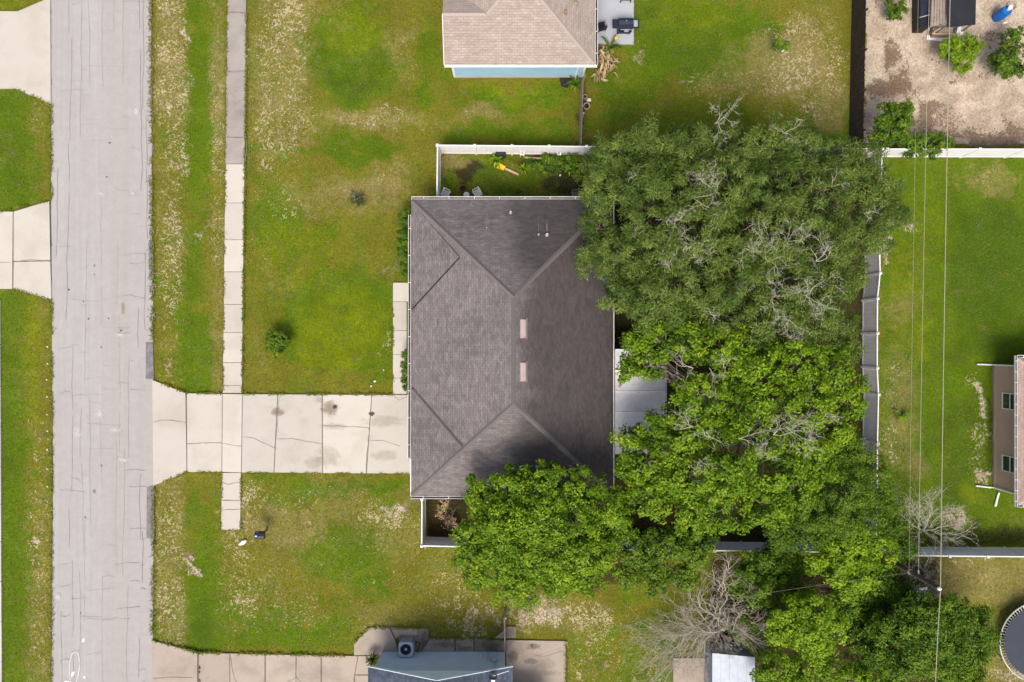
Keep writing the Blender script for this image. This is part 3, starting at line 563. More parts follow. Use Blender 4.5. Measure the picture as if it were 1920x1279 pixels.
for x, y, rx, ry in ((840, 1208, 34, 8), (915, 1210, 26, 12), (795, 1200, 10, 18), (870, 1216, 20, 5)): blob_decal('stain', x, y, rx*1.4, ry*1.5, M['grey_spot'], 0.094, side)
pat = pave('back_patio', 'stained tan concrete patio behind the blue-roofed house', [('concrete_stained', [(949, 1199), (1061, 1201), (1061, 1420), (949, 1420)])], 'concrete_stained', None)
pat.children[0].data.materials[0] = M['concrete_tan']
for x, y, rx, ry, mt in ((985, 1225, 34, 26, 'oil_faint'), (1000, 1212, 16, 8, 'grey_spot'), (962, 1232, 14, 16, 'grey_spot'), (1025, 1245, 22, 14, 'oil_faint'), (996, 1240, 18, 8, 'grey_spot'), (997, 1211, 4, 4, 'black_spot'), (1030, 1262, 30, 8, 'oil_faint')): blob_decal('stain', x, y, rx*1.3, ry*1.3, M[mt], 0.094 + random.uniform(0, 0.004), pat)
cracks(pat, [[(1055, 1220), (1020, 1232), (1000, 1228)], [(950, 1216), (962, 1202)]], 0.03)
pave('shed_slab', 'square tan concrete slab beside the pale metal shed', [[(1262, 1233), (1318, 1233), (1330, 1246), (1331, 1400), (1262, 1400)]], 'concrete_tan', None)
bp = pave('patio_slab', 'smooth pale blue-grey concrete patio behind the pink-roofed house', [[(1080, -120), (1188.5, -120), (1188.5, 84.5), (1080, 84.5)]], 'concrete_blue', None, 0.1)

# ================================================================== HOUSES
GUT = [(0, 0), (0.13, 0), (0.15, 0.11), (0.132, 0.11), (0.115, 0.018), (0.018, 0.018), (0.018, 0.11), (0, 0.11)]
def gutter(root, a, b, out, step=0.9, mat='white_metal', fill=True):
    """open gutter from a to b (eave line), debris inside, hanger straps across"""
    a = Vector(a); b = Vector(b); out = Vector(out); L = (b-a).length; d = (b-a).normalized()
    g = MB().sweep(GUT, a - Vector((0, 0, 0.10)), b - Vector((0, 0, 0.10)), out).build('gutter', M[mat], root)
    if fill:
        MB().sweep([(0.022, 0.02), (0.112, 0.02), (0.118, 0.05), (0.02, 0.05)], a - Vector((0, 0, 0.10)) + d*0.02, b - Vector((0, 0, 0.10)) - d*0.02, out).build('gutter_debris', M['gutter_dirt_and_shade'], g)
    n = max(1, int(L/step))
    for i in range(n):
        c = a + d * (L*(i+0.5)/n) + Vector((0, 0, 0.016))
        MB().obox(c + out*0.0, c + out*0.15, 0.03, 0.008).build('gutter_hanger', M[mat], g)
    return g

CAP = None
def caps(root, a, b, mat, lift=0.0, step=0.26, width=0.26):
    """overlapping hip-cap shingles from a (low) to b (high), one part each, shared mesh"""
    a = Vector(a); b = Vector(b); d = (b-a).normalized(); L = (b-a).length; n = int(L/step)
    me = bpy.data.meshes.new('cap'); w = width/2; l = step*1.18; t = 0.018
    me.from_pydata([(0,-w,-0.055),(0,0,0.012),(0,w,-0.055),(l,-w,-0.075),(l,0,-0.008),(l,w,-0.075),(0,-w,-0.055-t),(0,0,-t),(0,w,-0.055-t)],
                   [], [(0,3,4,1),(1,4,5,2),(6,0,1,7),(7,1,2,8)]); me.materials.append(mat)
    y = Vector((0, 0, 1)).cross(d).normalized(); z = d.cross(y)
    R3 = Matrix((d, y, z)).transposed().to_4x4()
    for i in range(n):
        o = link('ridge_cap', me, root); o.matrix_world = Matrix.Translation(a + d*(i*step) + Vector((0, 0, lift + 0.045))) @ R3

def slab_roof(faces, thick=0.09):
    """roof faces (lists of points, counter-clockwise from above) with an underside"""
    mb = MB()
    for f in faces: mb.add(f, [tuple(range(len(f)))])
    return mb
def window(root, c, w, h, nrm, mull=True, mat='white_metal', hung=False):
    """framed window standing in a wall; c centre of opening, nrm outward"""
    n = Vector(nrm); u = Vector((0, 0, 1)).cross(n).normalized(); z = Vector((0, 0, 1)); c = Vector(c)
    fr = MB(); 
    o = [(-w/2, -h/2), (w/2, -h/2), (w/2, h/2), (-w/2, h/2)]; i2 = [(-w/2+.05, -h/2+.05), (w/2-.05, -h/2+.05), (w/2-.05, h/2-.05), (-w/2+.05, h/2-.05)]
    vs = [c + u*x + z*y + n*0.06 for x, y in o] + [c + u*x + z*y + n*0.06 for x, y in i2] + [c + u*x + z*y + n*0.0 for x, y in o] + [c + u*x + z*y + n*0.0 for x, y in i2]
    fs = []
    for k in range(4): j = (k+1) % 4; fs += [(k, j, 4+j, 4+k), (8+k, 8+j, j, k), (4+k, 4+j, 12+j, 12+k)]
    wn_ = fr.add(vs, fs).build('window', M[mat], root)
    if hung:      # two sashes one above the other
        for s in (-1, 1):
            x0 = c + z*(s*h/4); MB().add([x0-u*(w/2-.05)-z*(h/4-.03)+n*0.02, x0+u*(w/2-.05)-z*(h/4-.03)+n*0.02, x0+u*(w/2-.05)+z*(h/4-.03)+n*0.02, x0-u*(w/2-.05)+z*(h/4-.03)+n*0.02], [(0,1,2,3)]).build('pane', M['glass'], wn_)
        MB().obox(c-u*(w/2-.05)+n*0.03, c+u*(w/2-.05)+n*0.03, 0.05, 0.05, n).build('meeting_rail', M[mat], wn_); return wn_
    for s in ((-1, 1) if mull else (0,)):
        x0 = c + u*(s*w/4) - n*0.0
        pw = w/4-0.03 if mull else w/2-.07
        MB().add([x0-u*pw-z*(h/2-.07)+n*0.02, x0+u*pw-z*(h/2-.07)+n*0.02, x0+u*pw+z*(h/2-.07)+n*0.02, x0-u*pw+z*(h/2-.07)+n*0.02], [(0,1,2,3)]).build('pane', M['glass'], wn_)
    if mull: MB().obox(c-z*(h/2-.07)+n*0.03, c+z*(h/2-.07)+n*0.03, 0.05, 0.05, n).build('mullion', M[mat], wn_)
    return wn_
def walls(root, x0, x1, y0, y1, h, mat, name='wall'):
    t_ = 0.12
    for nm, b in ((name, (x0, x1, y0, y0+t_)), (name, (x0, x1, y1-t_, y1)), (name, (x0, x0+t_, y0+t_+.002, y1-t_-.002)), (name, (x1-t_, x1, y0+t_+.002, y1-t_-.002))):
        MB().box(*b, -0.05, h).build(nm, M[mat], root)

# ------------------------------------------------------------------ main house: hip roof in charcoal shingles
ZE, ZR_ = 2.75, 5.15
v = lambda x, y, z: Vector((x, y, z))
h = empty('house', 'bungalow with a large charcoal shingle hip roof in the middle of the lot', 'house')
TL, TR, BL, BR = P(771, 374, ZE), P(1150, 374, ZE), P(770, 930, ZE), P(1150, 930, ZE)
RN, RS = P(963, 556, ZR_), P(963, 757, ZR_)
rf = slab_roof([[TL, BL, RS, RN], [TR, TL, RN], [BR, TR, RN, RS], [BL, BR, RS]])
for k in range(4):      # fascia boards below the drip edge
    q = [TL, BL, BR, TR]; a_, b_ = q[k], q[(k+1) % 4]; dn = Vector((0, 0, -0.16)); rf.add([a_+dn, b_+dn, b_, a_], [(0, 1, 2, 3)])
rf.add([q - Vector((0, 0, 0.16)) for q in (TL, TR, BR, BL)], [(0, 1, 2, 3)])
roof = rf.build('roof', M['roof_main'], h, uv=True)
# two raised front hips where the projecting rooms meet the main slope
sl_ = (ZR_-ZE)/(RN.x-TL.x); lift = 0.075
def onleft(px, py):      # point on the left slope seen at that pixel
    z = ZE
    for _ in range(12): z = ZE + (P(px, py, z).x - TL.x)*sl_
    return P(px, py, z)
for tri in ([(771.5, 380), (771.5, 579), (861, 482)], [(771.5, 727), (771.5, 926), (866, 836)]):
    q = [onleft(*t_) for t_ in tri]; up = Vector((0, 0, lift))
    q2 = [q[0]+up*0.15, q[1]+up*0.9, q[2]+up*1.3] if tri[0][1] < 500 else [q[0]+up*0.9, q[1]+up*0.15, q[2]+up*1.3]
    n_ = (q2[1]-q2[0]).cross(q2[2]-q2[0])
    if n_.z < 0: q2 = [q2[0], q2[2], q2[1]]; q = [q[0], q[2], q[1]]
    m2 = MB().add([v for v in q2] + [v - Vector((0, 0, 0.02)) for v in q], [(0,1,2), (3,4,1,0), (4,5,2,1), (5,3,0,2)])
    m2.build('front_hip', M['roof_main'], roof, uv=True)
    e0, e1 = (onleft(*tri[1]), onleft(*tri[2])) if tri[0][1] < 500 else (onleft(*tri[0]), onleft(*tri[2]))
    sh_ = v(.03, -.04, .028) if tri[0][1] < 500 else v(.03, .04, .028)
    MB().obox(e0 + sh_, e1 + sh_, .07, .02).build('step_shade_line', M['gutter_dirt_and_shade'], roof)  # dark strip painting the shade line along the raised edge
for a_, b_ in ((TL, RN), (TR, RN), (BL, RS), (BR, RS)): caps(roof, a_ + (b_-a_)*0.01, b_, M['cap_main'])
caps(roof, RS, RN, M['cap_main'])
caps(roof, onleft(774, 730) + Vector((0, 0, 0.05)), onleft(866, 838) + Vector((0, 0, 0.09)), M['cap_main'], 0.0, 0.26, 0.26)
gutter(h, TL + Vector((-0.02, -0.9, 0)), BL + Vector((-0.02, 2.2, 0)), (-1, 0, 0), 1.5); gutter(h, TR + Vector((0, 0.02, 0)), TL + Vector((0, 0.02, 0)), (0, 1, 0), 1.45)
gutter(h, BL + Vector((0, -0.02, 0)), BR + Vector((0, -0.02, 0)), (0, -1, 0), 1.45)
MB().box(TR.x+0.005, TR.x+0.05, BR.y, TR.y, ZE-0.15, ZE+0.012).build('drip_edge', M['white_metal'], h)
MB().box(TL.x-0.05, TL.x-0.005, BL.y+0.02, BL.y+2.18, ZE-0.15, ZE+0.012).build('drip_edge', M['white_metal'], h)
X0, X1, Y0, Y1 = TL.x+0.5, TR.x-0.5, BL.y+0.5, TL.y-0.5
walls(h, X0, X1, Y0, Y1, ZE-0.17, 'stucco')
gd = MB().box(X0-0.05, X0-0.004, P(0, 880).y+0.3, P(0, 750).y-0.3, 0.05, 2.15).build('garage_door', M['white_metal'], h)
for k in range(4): MB().box(X0-0.075, X0-0.052, P(0, 880).y+0.36, P(0, 750).y-0.36, 0.1+k*0.51, 0.56+k*0.51).build('door_panel', M['white_metal'], gd)
window(h, (X0, P(0, 470).y, 1.45), 1.8, 1.2, (-1, 0, 0)); window(h, (X0, P(0, 640).y, 1.45), 1.4, 1.2, (-1, 0, 0))
fd = MB().box(X0-0.05, X0-0.004, P(0, 600).y, P(0, 570).y, 0.1, 2.1).build('front_door', M['dark_wood'], h)
MB().lathe([(0.03, 0), (0.03, 0.05)], (X0-0.08, P(0, 598).y+0.05, 1.0), 8).build('door_handle', M['steel'], fd)
def roofz(x, y):         # height of the main roof above a world x,y
    half = RN.x - TL.x
    return ZE + min(x-TL.x, TR.x-x, (TL.y-y)*(ZR_-ZE)/(TL.y-RN.y)*half/(ZR_-ZE), (y-BL.y)*(ZR_-ZE)/(RS.y-BL.y)*half/(ZR_-ZE)) * (ZR_-ZE)/half
def roofpt(px, py):
    z = ZE
    for _ in range(12): q = P(px, py, z); z = roofz(q.x, q.y)
    return P(px, py, z)
for y0_, y1_ in ((597, 636), (678, 717)):       # off-ridge vents
    a_, b_ = roofpt(981, y0_+2), roofpt(981, y1_-2); m2 = MB(); w_ = 0.17; s_ = -(ZR_-ZE)/(TR.x-RN.x)
    pr = [(-w_, -w_*s_-0.03), (w_, w_*s_-0.03), (w_, w_*s_+0.07), (w_*0.6, w_*s_+0.13), (-w_*0.8, -w_*s_+0.09), (-w_, -w_*s_+0.05)]
    m2.sweep(pr, a_, b_, (1, 0, 0)); vt = m2.build('roof_vent', M['vent_pink'], h)
    MB().box(a_.x-.25, a_.x+.25, b_.y-.09, a_.y+.09, a_.z-.02, a_.z-.005).build('flashing', M['cap_main'], vt)
    for yy in (a_.y-.012, b_.y+.012): MB().box(a_.x-w_*.6, a_.x+w_*.9, yy-.02, yy+.02, a_.z, a_.z+.105).build('vent_end_shade', M['grey_wood'], vt)  # end strips in a darker tone, added as painted shading lines
    MB().box(a_.x+w_*0.8, a_.x+w_*0.95, b_.y+0.05, a_.y-0.05, a_.z+w_*s_+0.10, a_.z+w_*s_+0.118).build('vent_seam', M['grey_wood'], vt)
for px_, py_, r_, hh, mt in ((957.5, 399, 0.055, 0.36, 'lead'), (1010, 440, 0.035, 0.26, 'galv'), (1025.5, 441, 0.06, 0.36, 'lead'), (913, 427, 0.025, 0.2, 'galv'), (1069, 873, 0.035, 0.3, 'lead')):
    q = roofpt(px_, py_); pp = MB().lathe([(r_, -0.1), (r_, hh), (r_*0.7, hh), (r_*0.7, hh-0.1)], q, 10).build('vent_pipe', M[mt], h)
    MB().lathe([(r_*2.2, -0.02), (r_*1.9, 0.045), (r_*1.05, 0.09)], q, 10).build('pipe_boot', M['grey_wood'], pp)
for px_, y0_, y1_, w_ in ((913, 375, 424, 2.2), (957, 376, 396, 3), (1010, 408, 434, 2.4), (1026, 400, 434, 4)):   # pale run-off below the pipes
    for k in range(3):
        pass
    a_, b_ = roofpt(px_, y0_), roofpt(px_, y1_); V_ = []; ed = []
    for i in range(9):
        q = roofpt(px_ + random.uniform(-.4, .4), y0_ + (y1_-y0_)*i/8) + Vector((0, 0, 0.012))
        for s in (-1, 0, 1): V_.append(q + Vector((s*w_/SX*0.9, 0, 0))); ed.append(0.0 if s else 0.35 + 0.5*i/8)
    me = bpy.data.meshes.new('run_off_streak'); me.from_pydata(V_, [], [(3*i+s, 3*i+3+s, 3*i+4+s, 3*i+1+s) for i in range(8) for s in (0, 1)]); me.materials.append(M['streak'])
    me.attributes.new('edge', 'FLOAT', 'POINT').data.foreach_set('value', ed); link('run_off_streak', me, roof)

# ------------------------------------------------------------------ patio cover behind the main house
pc = empty('patio_cover', 'flat pale grey metal patio roof half hidden by the bright green tree', 'patio cover')
a_, b_ = P(1153, 655, 2.5), P(1247, 851, 2.4); wd = (a_.y-b_.y)/5
for k in range(5):
    y1_ = a_.y - k*wd; y0_ = y1_-wd
    MB().add([(a_.x, y0_+.004, 2.55), (b_.x, y0_+.004, 2.40), (b_.x, y1_-.03, 2.40), (a_.x, y1_-.03, 2.55), (a_.x, y0_+.004, 2.49), (b_.x, y0_+.004, 2.34), (b_.x, y1_-.03, 2.34), (a_.x, y1_-.03, 2.49)],
             [(0,1,2,3), (7,6,5,4), (0,4,5,1), (1,5,6,2), (2,6,7,3), (3,7,4,0)]).build('roof_panel', M['alu_roof'], pc)
    MB().obox((a_.x, y1_-.014, 2.575), (b_.x, y1_-.014, 2.425), 0.05, 0.06).build('panel_rib', M['white_metal'], pc)
MB().box(b_.x+.005, b_.x+.10, b_.y, a_.y, 2.28, 2.42).build('edge_gutter', M['grey_plastic'], pc)
for y_ in (a_.y-.3, (a_.y+b_.y)/2, b_.y+.3): MB().box(b_.x-.25, b_.x-.15, y_-.05, y_+.05, 0, 2.335).build('post', M['white_metal'], pc)
lf = []
# ------------------------------------------------------------------ house at the top: tan-pink roof, light blue walls
h = empty('house', 'light blue house with a tan-pink shingle roof and white gutter at the top', 'house')
ze = 2.6; Yb = P(0, 121, ze).y; Xa = P(833, 0, ze).x; Xb = P(1116, 0, ze).x; pit = 0.40
dw = 2.8
for _ in range(10): dw = P(0, 25, ze+dw*pit).y - Yb
Q = Vector((P(912, 0, ze+dw*pit).x, Yb+dw, ze+dw*pit)); Xm = Q.x-dw; hw = (Xb-Xm)/2; apex = Vector((Xm+hw, Yb+hw, ze+hw*pit)); Yn = Yb+13; apn = Vector((Xm+hw, Yn-hw, ze+hw*pit))
v = lambda x, y, z: Vector((x, y, z))
rf = slab_roof([[v(Xa, Yb, ze), v(Xb, Yb, ze), apex, Q, v(Xa, Yb+dw, ze+dw*pit)], [v(Xa, Yb+dw, ze+dw*pit), Q, v(Xm, Yb+2*dw, ze), v(Xa, Yb+2*dw, ze)], [Q, apex, apn, v(Xm, Yn, ze), v(Xm, Yb+2*dw, ze)], [v(Xb, Yb, ze), v(Xb, Yn, ze), apn, apex], [v(Xb, Yn, ze), v(Xm, Yn, ze), apn]])
rf.add([v(Xa, Yb, ze-.14), v(Xb, Yb, ze-.14), v(Xb, Yb, ze), v(Xa, Yb, ze)], [(0,1,2,3)]); rf.add([v(Xb, Yb, ze-.14), v(Xb, Yn, ze-.14), v(Xb, Yn, ze), v(Xb, Yb, ze)], [(0,1,2,3)]); rf.add([v(Xa, Yb, ze-.14), v(Xa, Yb, ze), v(Xa, Yb+dw, ze+dw*pit), v(Xa, Yb+dw, ze+dw*pit-.14)], [(0,1,2,3)])
roof = rf.build('roof', M['roof_pink'], h, uv=True)
caps(roof, v(Xb, Yb, ze), apex, M['cap_pink'], -.02); caps(roof, v(Xa+.05, Yb+dw, ze+dw*pit), Q, M['cap_pink'], -.02); caps(roof, Q, apex, M['cap_pink'], -.02)
gutter(h, v(Xa, Yb-.02, ze), v(Xb+.12, Yb-.02, ze), (0, -1, 0), 3.0, fill=False); gutter(h, v(Xb+.005, Yb, ze), v(Xb+.005, Yn, ze), (1, 0, 0), 1.2)
MB().obox(v(Xa-.015, Yb, ze-.05), v(Xa-.015, Yb+dw, ze+dw*pit-.05), 0.03, 0.16).build('rake_board', M['white_metal'], h)
wx0, wx1, wy0 = P(851, 0).x+.02, P(1093, 0).x, P(0, 144.5).y
walls(h, wx0, wx1, wy0, Yn-.4, ze-.15, 'blue_wall')
for k in range(15): MB().box(wx0+.10, wx1-.10, wy0-.016, wy0-.001, 0.16+k*0.155, 0.30+k*0.155).build('siding_board', M['blue_wall'], h)
MB().box(wx0-.03, wx1+.03, wy0-.05, wy0-.002, -.05, .13).build('foundation', M['concrete_tan'], h)
MB().box(wx0-.03, wx0+.09, wy0-.03, wy0-.003, .14, ze-.15).build('corner_trim', M['white_metal'], h); MB().box(wx1-.09, wx1+.03, wy0-.03, wy0-.003, .14, ze-.15).build('corner_trim', M['white_metal'], h)
dsx = P(1078, 0).x; MB().tube([(dsx+.1, Yb-.08, ze-.1), (dsx+.04, wy0-.07, ze-.4), (dsx, wy0-.07, .2), (dsx, wy0-.25, .1)], .045, 6).build('downspout', M['white_metal'], h)
for px_, py_, r_, mt in ((1079, 9, .10, 'grey_wood'), (1060, 25, .07, 'terracotta')):
    q = P(px_, py_, ze+.9); q.z = ze + (Xb-q.x)*pit if Xb-q.x < q.y-Yb else ze+(q.y-Yb)*pit
    q = P(px_, py_, q.z); MB().lathe([(r_*1.5, -.05), (r_*1.4, .03), (r_, .05), (r_*.9, .22), (r_*1.3, .24), (r_*.3, .30)], q, 10).build('roof_vent', M[mt], h)

# ------------------------------------------------------------------ house at the right edge
h = empty('house', 'taupe house with a rose-brown roof and two windows at the right edge', 'house')
ze = 2.5; A0 = P(1908, 671, ze); A1 = P(1908, 946, ze); xr_ = A0.x+9; hw = (A0.y-A1.y)/2; pit = 0.40
ap0 = v(A0.x+hw, (A0.y+A1.y)/2, ze+hw*pit); ap1 = v(xr_, (A0.y+A1.y)/2, ze+hw*pit)
roof = slab_roof([[A0, A1, ap0], [A1, v(xr_, A1.y, ze), ap1, ap0], [v(xr_, A0.y, ze), A0, ap0, ap1]]).add([A0-v(0,0,.14), A1-v(0,0,.14), A1, A0], [(0,1,2,3)]).add([A1-v(0,0,.14), v(xr_, A1.y, ze-.14), v(xr_, A1.y, ze), A1], [(0,1,2,3)]).build('roof', M['roof_rose'], h, uv=True)
gutter(h, A0+v(-.01,.13,0), A1+v(-.01,-.13,0), (-1, 0, 0), 0.62); gutter(h, A1+v(0,-.01,0), v(xr_, A1.y-.01, ze), (0, -1, 0), .62); gutter(h, v(xr_, A0.y+.01, ze), A0+v(0,.01,0), (0, 1, 0), .62)
caps(roof, A0, ap0, M['cap_pink']); caps(roof, A1, ap0, M['cap_pink'])
wx = P(1863.5, 0).x; wya, wyb = P(0, 684.5).y-.02, P(0, 913).y+.02
walls(h, wx, xr_, wyb, wya, ze-.15, 'taupe_wall')
for yc in (759, 875): window(h, (wx, P(0, yc-6 if yc < 800 else yc-4, 1.45).y, 1.42), 1.0, 1.3, (-1, 0, 0), hung=True)
MB().box(wx-.05, wx-.003, wyb, wya, -.05, .14).build('foundation', M['concrete_tan'], h)
MB().tube([A0+v(-.08, .0, -.1), v(wx-.05, wya+.03, 2.1), v(wx-.06, wya+.04, .15), v(wx-.25, wya+.04, .09), P(1832, 683, .09)], .05, 6).build('downspout', M['white_metal'], h)
MB().tube([A1+v(-.08, .0, -.1), v(wx-.05, wyb-.03, 2.1), v(wx-.06, wyb-.04, .15), v(wx-.25, wyb-.04, .09), P(1830, 911, .09)], .05, 6).build('downspout', M['white_metal'], h)
tag(MB().tube([P(1866, 950, .06), P(1869, 938, .06), P(1873, 924, .10)], [.06, .06, .05], 6).build('drain_pipe', M['white_plastic']), 'short white drain pipe lying below the taupe house', 'pipe')

# ------------------------------------------------------------------ house at the bottom: slate blue gable
h = empty('house', 'grey-blue house with a slate blue gable roof at the bottom edge', 'house')
ze = 2.6; Yr = -19.12; ex0 = P(690, 0, ze).x; ex1 = P(961, 0, ze).x; xm = (ex0+ex1)/2; zp = 4.25; Ys = Yr-11
rf = slab_roof([[v(ex0, Ys, ze), v(xm, Ys, zp), v(xm, Yr, zp), v(ex0, Yr, ze)][::-1], [v(xm, Ys, zp), v(ex1, Ys, ze), v(ex1, Yr, ze), v(xm, Yr, zp)]])
rf.add([v(ex0, Ys, ze-.12), v(xm, Ys, zp-.12), v(xm, Yr, zp-.12), v(ex0, Yr, ze-.12)], [(0,1,2,3)]); rf.add([v(xm, Ys, zp-.12), v(ex1, Ys, ze-.12), v(ex1, Yr, ze-.12), v(xm, Yr, zp-.12)], [(0,1,2,3)])
roof = rf.build('roof', M['roof_navy'], h, uv=True)
for a_, b_ in ((v(ex0, Yr+.02, ze-.06), v(xm, Yr+.02, zp-.06)), (v(xm, Yr+.02, zp-.06), v(ex1, Yr+.02, ze-.06))): MB().obox(a_, b_, .03, .17).build('rake_board', M['slate_gable'], h)
wx0, wx1, wy = P(716, 0).x, P(947, 0).x, P(0, 1222).y
walls(h, wx0, wx1, Ys+.3, wy, ze-.1, 'slate_wall')
for k in range(15): MB().box(wx0+.01, wx1-.01, wy+.002, wy+.018, .05+k*.16, .195+k*.16).build('siding_board', M['slate_wall'], h)
zg = lambda x: ze + (zp-ze)*(1-abs(x-xm)/(xm-ex0)) - .14
MB().add([v(wx0, wy+.02, 2.48), v(wx1, wy+.02, 2.48), v(wx1, wy+.02, zg(wx1)), v(xm, wy+.02, zg(xm)), v(wx0, wy+.02, zg(wx0))][::-1], [(0,1,2,3,4)]).build('gable_wall', M['slate_gable'], h)
mtb = empty('electric_meter', 'grey electric meter and conduit boxes on the blue house wall', 'meter', (P(927, 1236, 1.2).x, wy+.02, 0))
MB().box(-.14, .14, 0, .12, 1.0, 1.5).build('meter_box', M['grey_plastic'], mtb); MB().lathe([(.10, 0), (.10, .05), (.06, .09)], (0, .16, 1.5), 12).build('meter_dial', M['steel'], mtb)
MB().box(-.52, -.26, 0, .09, .9, 1.35).build('junction_box', M['grey_plastic'], mtb); MB().tube([(.02, .06, 1.5), (.02, .06, 2.45)], .03, 6).build('conduit', M['grey_plastic'], mtb); MB().tube([(-.39, .05, .05), (-.39, .05, .9)], .02, 6).build('conduit', M['grey_plastic'], mtb); MB().tube([(-.85, .05, .4), (-.85, .08, 1.1)], .03, 6).build('conduit', M['white_metal'], mtb)
dish = empty('satellite_dish', 'small satellite dish with white feed arm on the slate blue roof', 'satellite dish', P(925, 1263, 3.0))
zb = ze + (zp-ze)*(1-abs(dish.location.x-xm)/(xm-ex0)) - dish.location.z
MB().tube([(0, 0, zb), (0, 0, .25)], .03, 6).build('mast', M['grey_plastic'], dish)
MB().add([(.24*math.cos(t_)*r_, .2*math.sin(t_)*r_ + .02, .32+.10*r_*r_) for r_ in (.05, .5, 1) for t_ in [2*PI*k/12 for k in range(12)]], [(i*12+k, i*12+(k+1) % 12, (i+1)*12+(k+1) % 12, (i+1)*12+k) for i in range(2) for k in range(12)]).build('reflector', M['navy'], dish)
MB().tube([(0, 0, .3), (.9, .45, .62)], .02, 5).build('feed_arm', M['white_metal'], dish); MB().box(-.1, .1, -.32, -.2, .2, .34).build('receiver', M['white_metal'], dish)
ac = empty('air_conditioner', 'grey boxy air conditioner unit with round top fan beside the blue house', 'air conditioner', P(765, 1206, 0) + v(0, 0, .08))
S2 = .43; Hh = .82
MB().box(-.55, .55, -.55, .55, -.02, .05).build('pad', M['concrete_stained'], ac)
MB().box(-S2, S2, -S2, S2, .05, Hh-.06).build('body', M['navy'], ac)
for s in range(4):
    for k in range(9):
        m2 = MB(); z_ = .12+k*.075
        if s == 0: m2.box(-S2+.04, S2-.04, S2, S2+.015, z_, z_+.02)
        elif s == 1: m2.box(S2, S2+.015, -S2+.04, S2-.04, z_, z_+.02)
        elif s == 2: m2.box(-S2+.04, S2-.04, -S2-.015, -S2, z_, z_+.02)
        else: m2.box(-S2-.015, -S2, -S2+.04, S2-.04, z_, z_+.02)
        m2.build('louvre', M['grey_plastic'], ac)
n_ = 24; vs = []; fs = []            # top plate with a round opening
for k in range(n_):
    t_ = 2*PI*k/n_; cx, cy = math.cos(t_), math.sin(t_); q = (S2+.02)/max(abs(cx), abs(cy)); q = min(q, (S2+.02)*1.30)
    vs += [(q*cx, q*cy, Hh), (.34*cx, .34*cy, Hh), (.34*cx, .34*cy, Hh-.12), (q*cx, q*cy, Hh-.06)]
for k in range(n_):
    a_ = 4*k; b_ = 4*((k+1) % n_); fs += [(a_, b_, b_+1, a_+1), (a_+1, b_+1, b_+2, a_+2), (a_+3, b_+3, b_, a_)]
MB().add(vs, fs).build('top_plate', M['grey_plastic'], ac)
MB().lathe([(.34, Hh-.14), (.34, Hh-.125)], (0, 0, 0), 24).build('fan_well', M['black'], ac)
for k in range(3):
    t_ = k*2*PI/3+.5; c_, s_ = math.cos(t_), math.sin(t_)
    MB().add([(c_*.08-s_*.05, s_*.08+c_*.05, Hh-.06), (c_*.08+s_*.05, s_*.08-c_*.05, Hh-.10), (c_*.31+s_*.10, s_*.31-c_*.10, Hh-.10), (c_*.31-s_*.12, s_*.31+c_*.12, Hh-.06)], [(0,1,2,3)]).build('fan_blade', M['steel'], ac)
MB().lathe([(.09, Hh-.10), (.09, Hh-.03), (.05, Hh-.015)], (0, 0, 0), 14).build('fan_hub', M['grey_plastic'], ac)
for r_ in (.14, .21, .28): MB().tube([(r_*math.cos(2*PI*k/20), r_*math.sin(2*PI*k/20), Hh-.012) for k in range(21)], .006, 4, False).build('grille_ring', M['navy'], ac)
MB().tube([(.46, .1, .2), (.62, .2, .12), (.75, .05, .1), (.7, -.25, .1), (.6, -.45, .15)], .025, 5).build('coolant_line', M['black'], ac)
aw = empty('lean_to', 'low white lean-to roof with dark awning at the bottom edge', 'lean-to', P(985, 1285, 0))
MB().box(-.75, 1.15, -2.2, -.22, 2.0, 2.1).build('roof', M['white_metal'], aw); MB().box(-.72, .62, -.2, .18, 1.86, 1.93).build('awning', M['navy'], aw)
for x_ in (-.6, 1.0): MB().box(x_-.05, x_+.05, -.4, -.3, .07, 1.99).build('post', M['grey_wood'], aw)
MB().box(.58, .66, -.2, .18, .07, 1.85).build('post', M['grey_wood'], aw); MB().box(-.7, -.62, .08, .16, .07, 1.85).build('post', M['grey_wood'], aw)

# ------------------------------------------------------------------ metal shed at the bottom
sh = empty('metal_shed', 'pale metal shed with a flat white roof under the dead tree', 'shed', P(1376, 1205, 0))
x0_, x1_ = P(1337, 0, 2.0).x - sh.location.x, P(1414, 0, 2.0).x - sh.location.x
walls(sh, x0_, x1_, -5, 0.0, 1.9, 'shed_wall')
for k in range(9): MB().box(x0_+.02+k*(x1_-x0_-.04)/9, x0_+.02+(k+.9)*(x1_-x0_-.04)/9, .002, .02, .03, 1.88).build('wall_rib', M['shed_wall'], sh)
nn = 5; wd = (x1_-x0_+.1)/nn
for k in range(nn): MB().add([(x0_-.05+k*wd+.004, -5.1, 1.95), (x0_-.05+(k+1)*wd-.004, -5.1, 1.95), (x0_-.05+(k+1)*wd-.004, .22-.05*k, 2.02), (x0_-.05+k*wd+.004, .26-.05*k, 2.02), (x0_-.05+k*wd+.004, -5.1, 1.91), (x0_-.05+(k+1)*wd-.004, -5.1, 1.91), (x0_-.05+(k+1)*wd-.004, .22-.05*k, 1.98), (x0_-.05+k*wd+.004, .26-.05*k, 1.98)], [(0,1,2,3),(7,6,5,4),(0,4,5,1),(1,5,6,2),(2,6,7,3),(3,7,4,0)]).build('roof_panel', M['alu_shed'], sh)

